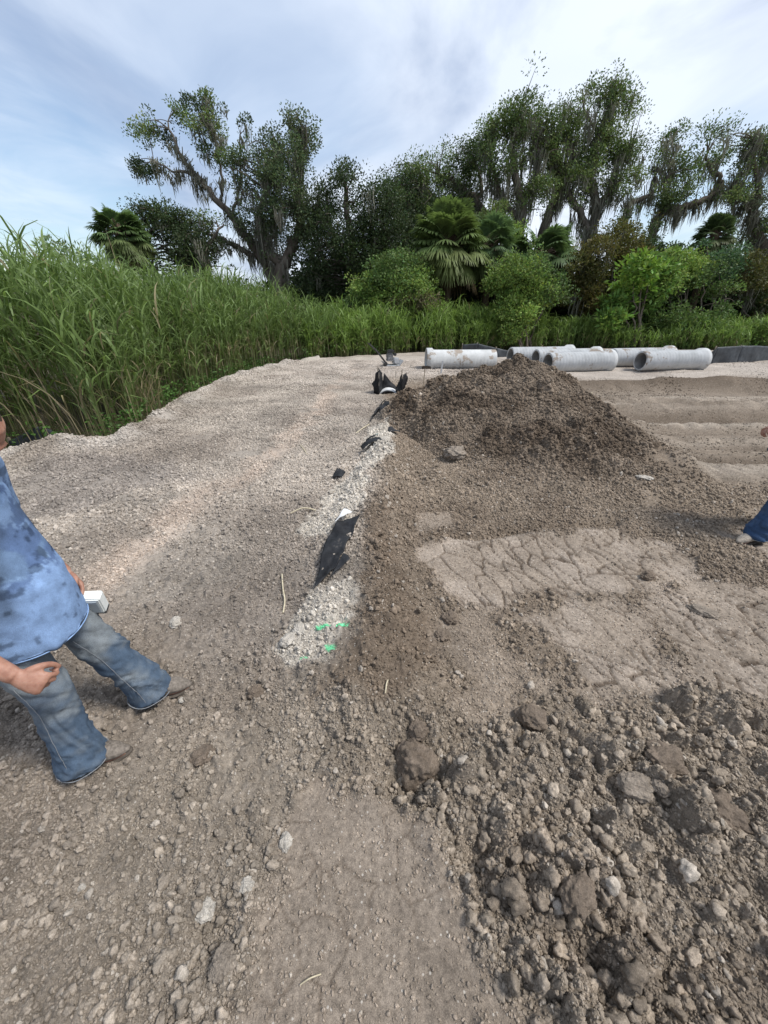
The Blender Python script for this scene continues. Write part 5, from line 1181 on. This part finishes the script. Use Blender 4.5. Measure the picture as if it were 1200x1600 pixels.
        sp = ss(.20, .28, wn(co, 28, 17, 2)); ln_ = ss(.02, .0, np.abs(wn(co, 14, 18, 2)))*ss(.82, .88, z)*ss(1.02, .95, z); return c*(1-.5*sp[:, None])*(1-.22*ln_[:, None])
    fuse('shirt', S, .009, 4, M_shirt, root, sdp, sc)
    th = np.linspace(0, 2*math.pi, 60); c0 = K['hem']+up*.002
    P = np.array([c0+f*math.cos(a)*.172+l*math.sin(a)*.198+up*.004*math.sin(3*a) for a in th]); v, qd = tubes([(P, np.full(60, .0028))], 6); hm = np_mesh('shirt_hem', v, qd, [M_shirt], True, np.tile(np.array(shirtcol[0])*1.15, (len(v), 1))); link('shirt_hem', hm, root)
    return root
def TB(px, py, y): return np.array(AT(px, py, y))
zR = gz1(-1.40, 1.07); zL = gz1(-1.24, 1.42)
dR = zR; 
JL = dict(ground=(-1.40, 1.24, (zR+zL)/2), pelvis=(-1.49, 1.22, .90), chest=(-1.545, 1.22, 1.26), neck=(-1.50, 1.22, 1.50), head=(-1.36, 1.22, 1.60), look=(-.9, 1.20, 1.30), hem=(-1.48, 1.22, .735),
          shoulderL=(-1.58, 1.40, 1.425), shoulderR=(-1.56, 1.03, 1.425), elbowL=(-1.70, 1.48, 1.12), elbowR=(-1.58, .93, 1.10), wristL=(-1.475, 1.44, .865), wristR=(-1.305, .925, .800),
          handL=(-1.41, 1.42, .78), handR=(-1.205, .94, .725), palmL=(-.2, -1, -.3), palmR=(-.55, .75, -.35), thumbL=(1, 0, .2), thumbR=(.7, .3, .7),
          hipL=(-1.51, 1.31, .86), hipR=(-1.515, 1.12, .86), kneeL=(-1.400, 1.37, .46), kneeR=(-1.450, 1.09, .46), ankleL=(-1.285, 1.40, zL+.10), ankleR=(-1.425, 1.06, zR+.10),
          toeL=(-1.115, 1.475, zL+.03), toeR=(-1.275, 1.125, zR+.03), soleL=(0, 0, zL), soleR=(0, 0, zR))
person('man in faded blue print shirt and jeans at the left edge holding a white box', JL, [(.20, .30, .48), (.065, .105, .21), (.05, .07, .10), (.20, .30, .42)],
       [(.19, .21, .22), (.072, .105, .15), (.23, .215, .19)], (.17, .145, .12), 1, (1, .18), [(.8, 1.1, .7), (.95, 1.1, .7), (1.05, 1.1, .7), (1.1, 1.1, .7)], [.5, .55, .6, .6])
# what he holds
def held_box():
    c = np.array(AT(137, 941, 1.40)); t = thing('instrument_box', 'small white box with grey face in the far hand of the man in blue', 'box', c); t.rotation_euler = (math.radians(18), math.radians(8), math.radians(14))
    bm = bmesh.new(); bm_box(bm, (0, 0, 0), (.135, .055, .115), None, .006); bm_obj('case', bm, node_mat('box_white', (.70, .72, .68), (.80, .81, .77), 12, .5, .1), t)
    bm = bmesh.new(); bm_box(bm, (0, -.0275, -.002), (.108, .006, .088), None, .002); bm_obj('face_panel', bm, node_mat('box_grey', (.38, .42, .45), (.46, .50, .52), 12, .45, .1), t)
    bm = bmesh.new(); bm_box(bm, (.045, .0, -.061), (.046, .05, .010), None, .002); bm_obj('foot', bm, M_black, t)
held_box()
zr = gz1(3.45, 3.12); q = (3.78, 3.1)
JR = dict(ground=(3.70, 3.2, zr), pelvis=(3.80, 3.22, .92), chest=(3.82, 3.22, 1.28), neck=(3.80, 3.22, 1.52), head=(3.75, 3.22, 1.64), look=(3.2, 3.2, 1.4), hem=(3.79, 3.22, .78),
          shoulderL=(3.83, 3.02, 1.44), shoulderR=(3.83, 3.42, 1.44), elbowL=(3.72, 2.99, 1.13), elbowR=(3.80, 3.48, 1.14), wristL=(3.36, 3.06, 1.00), wristR=(3.56, 3.46, 1.00),
          handL=(3.27, 3.08, .96), handR=(3.46, 3.44, .97), palmL=(.0, .5, -1), palmR=(0, -.6, -1), thumbL=(-.3, .5, .9), thumbR=(-.2, -.9, .3),
          hipL=(3.78, 3.12, .88), hipR=(3.80, 3.33, .88), kneeL=(3.60, 3.10, .48), kneeR=(3.84, 3.36, .47), ankleL=(3.49, 3.08, zr+.10), ankleR=(3.90, 3.38, zr+.10),
          toeL=(3.31, 3.04, zr+.03), toeR=(3.72, 3.36, zr+.03), soleL=(0, 0, zr), soleR=(0, 0, zr))
person('man in dark blue jeans and pale dusty boots cut off by the right edge', JR, [(.20, .20, .20), (.12, .12, .12), (.1, .1, .1), (.2, .2, .2)],
       [(.065, .105, .18), (.035, .065, .125), (.10, .12, .15)], (.36, .31, .25), 2, (-1, -.08), [.5, .55, .6, .6], [.75, .8, .85, .9])
def phone():
    c = np.array((3.262, 3.085, .935)); t = thing('handset', 'black handset held in the hand of the man at the right edge', 'handset', c); t.rotation_euler = (.1, .5, .1)
    bm = bmesh.new(); bm_box(bm, (0, 0, 0), (.055, .035, .12), None, .008); bm_obj('case', bm, M_black, t)
    bm = bmesh.new(); bm_cyl(bm, (-.015, 0, .06), (-.015, 0, .11), .006, 10); bm_obj('antenna', bm, M_black, t)
phone()
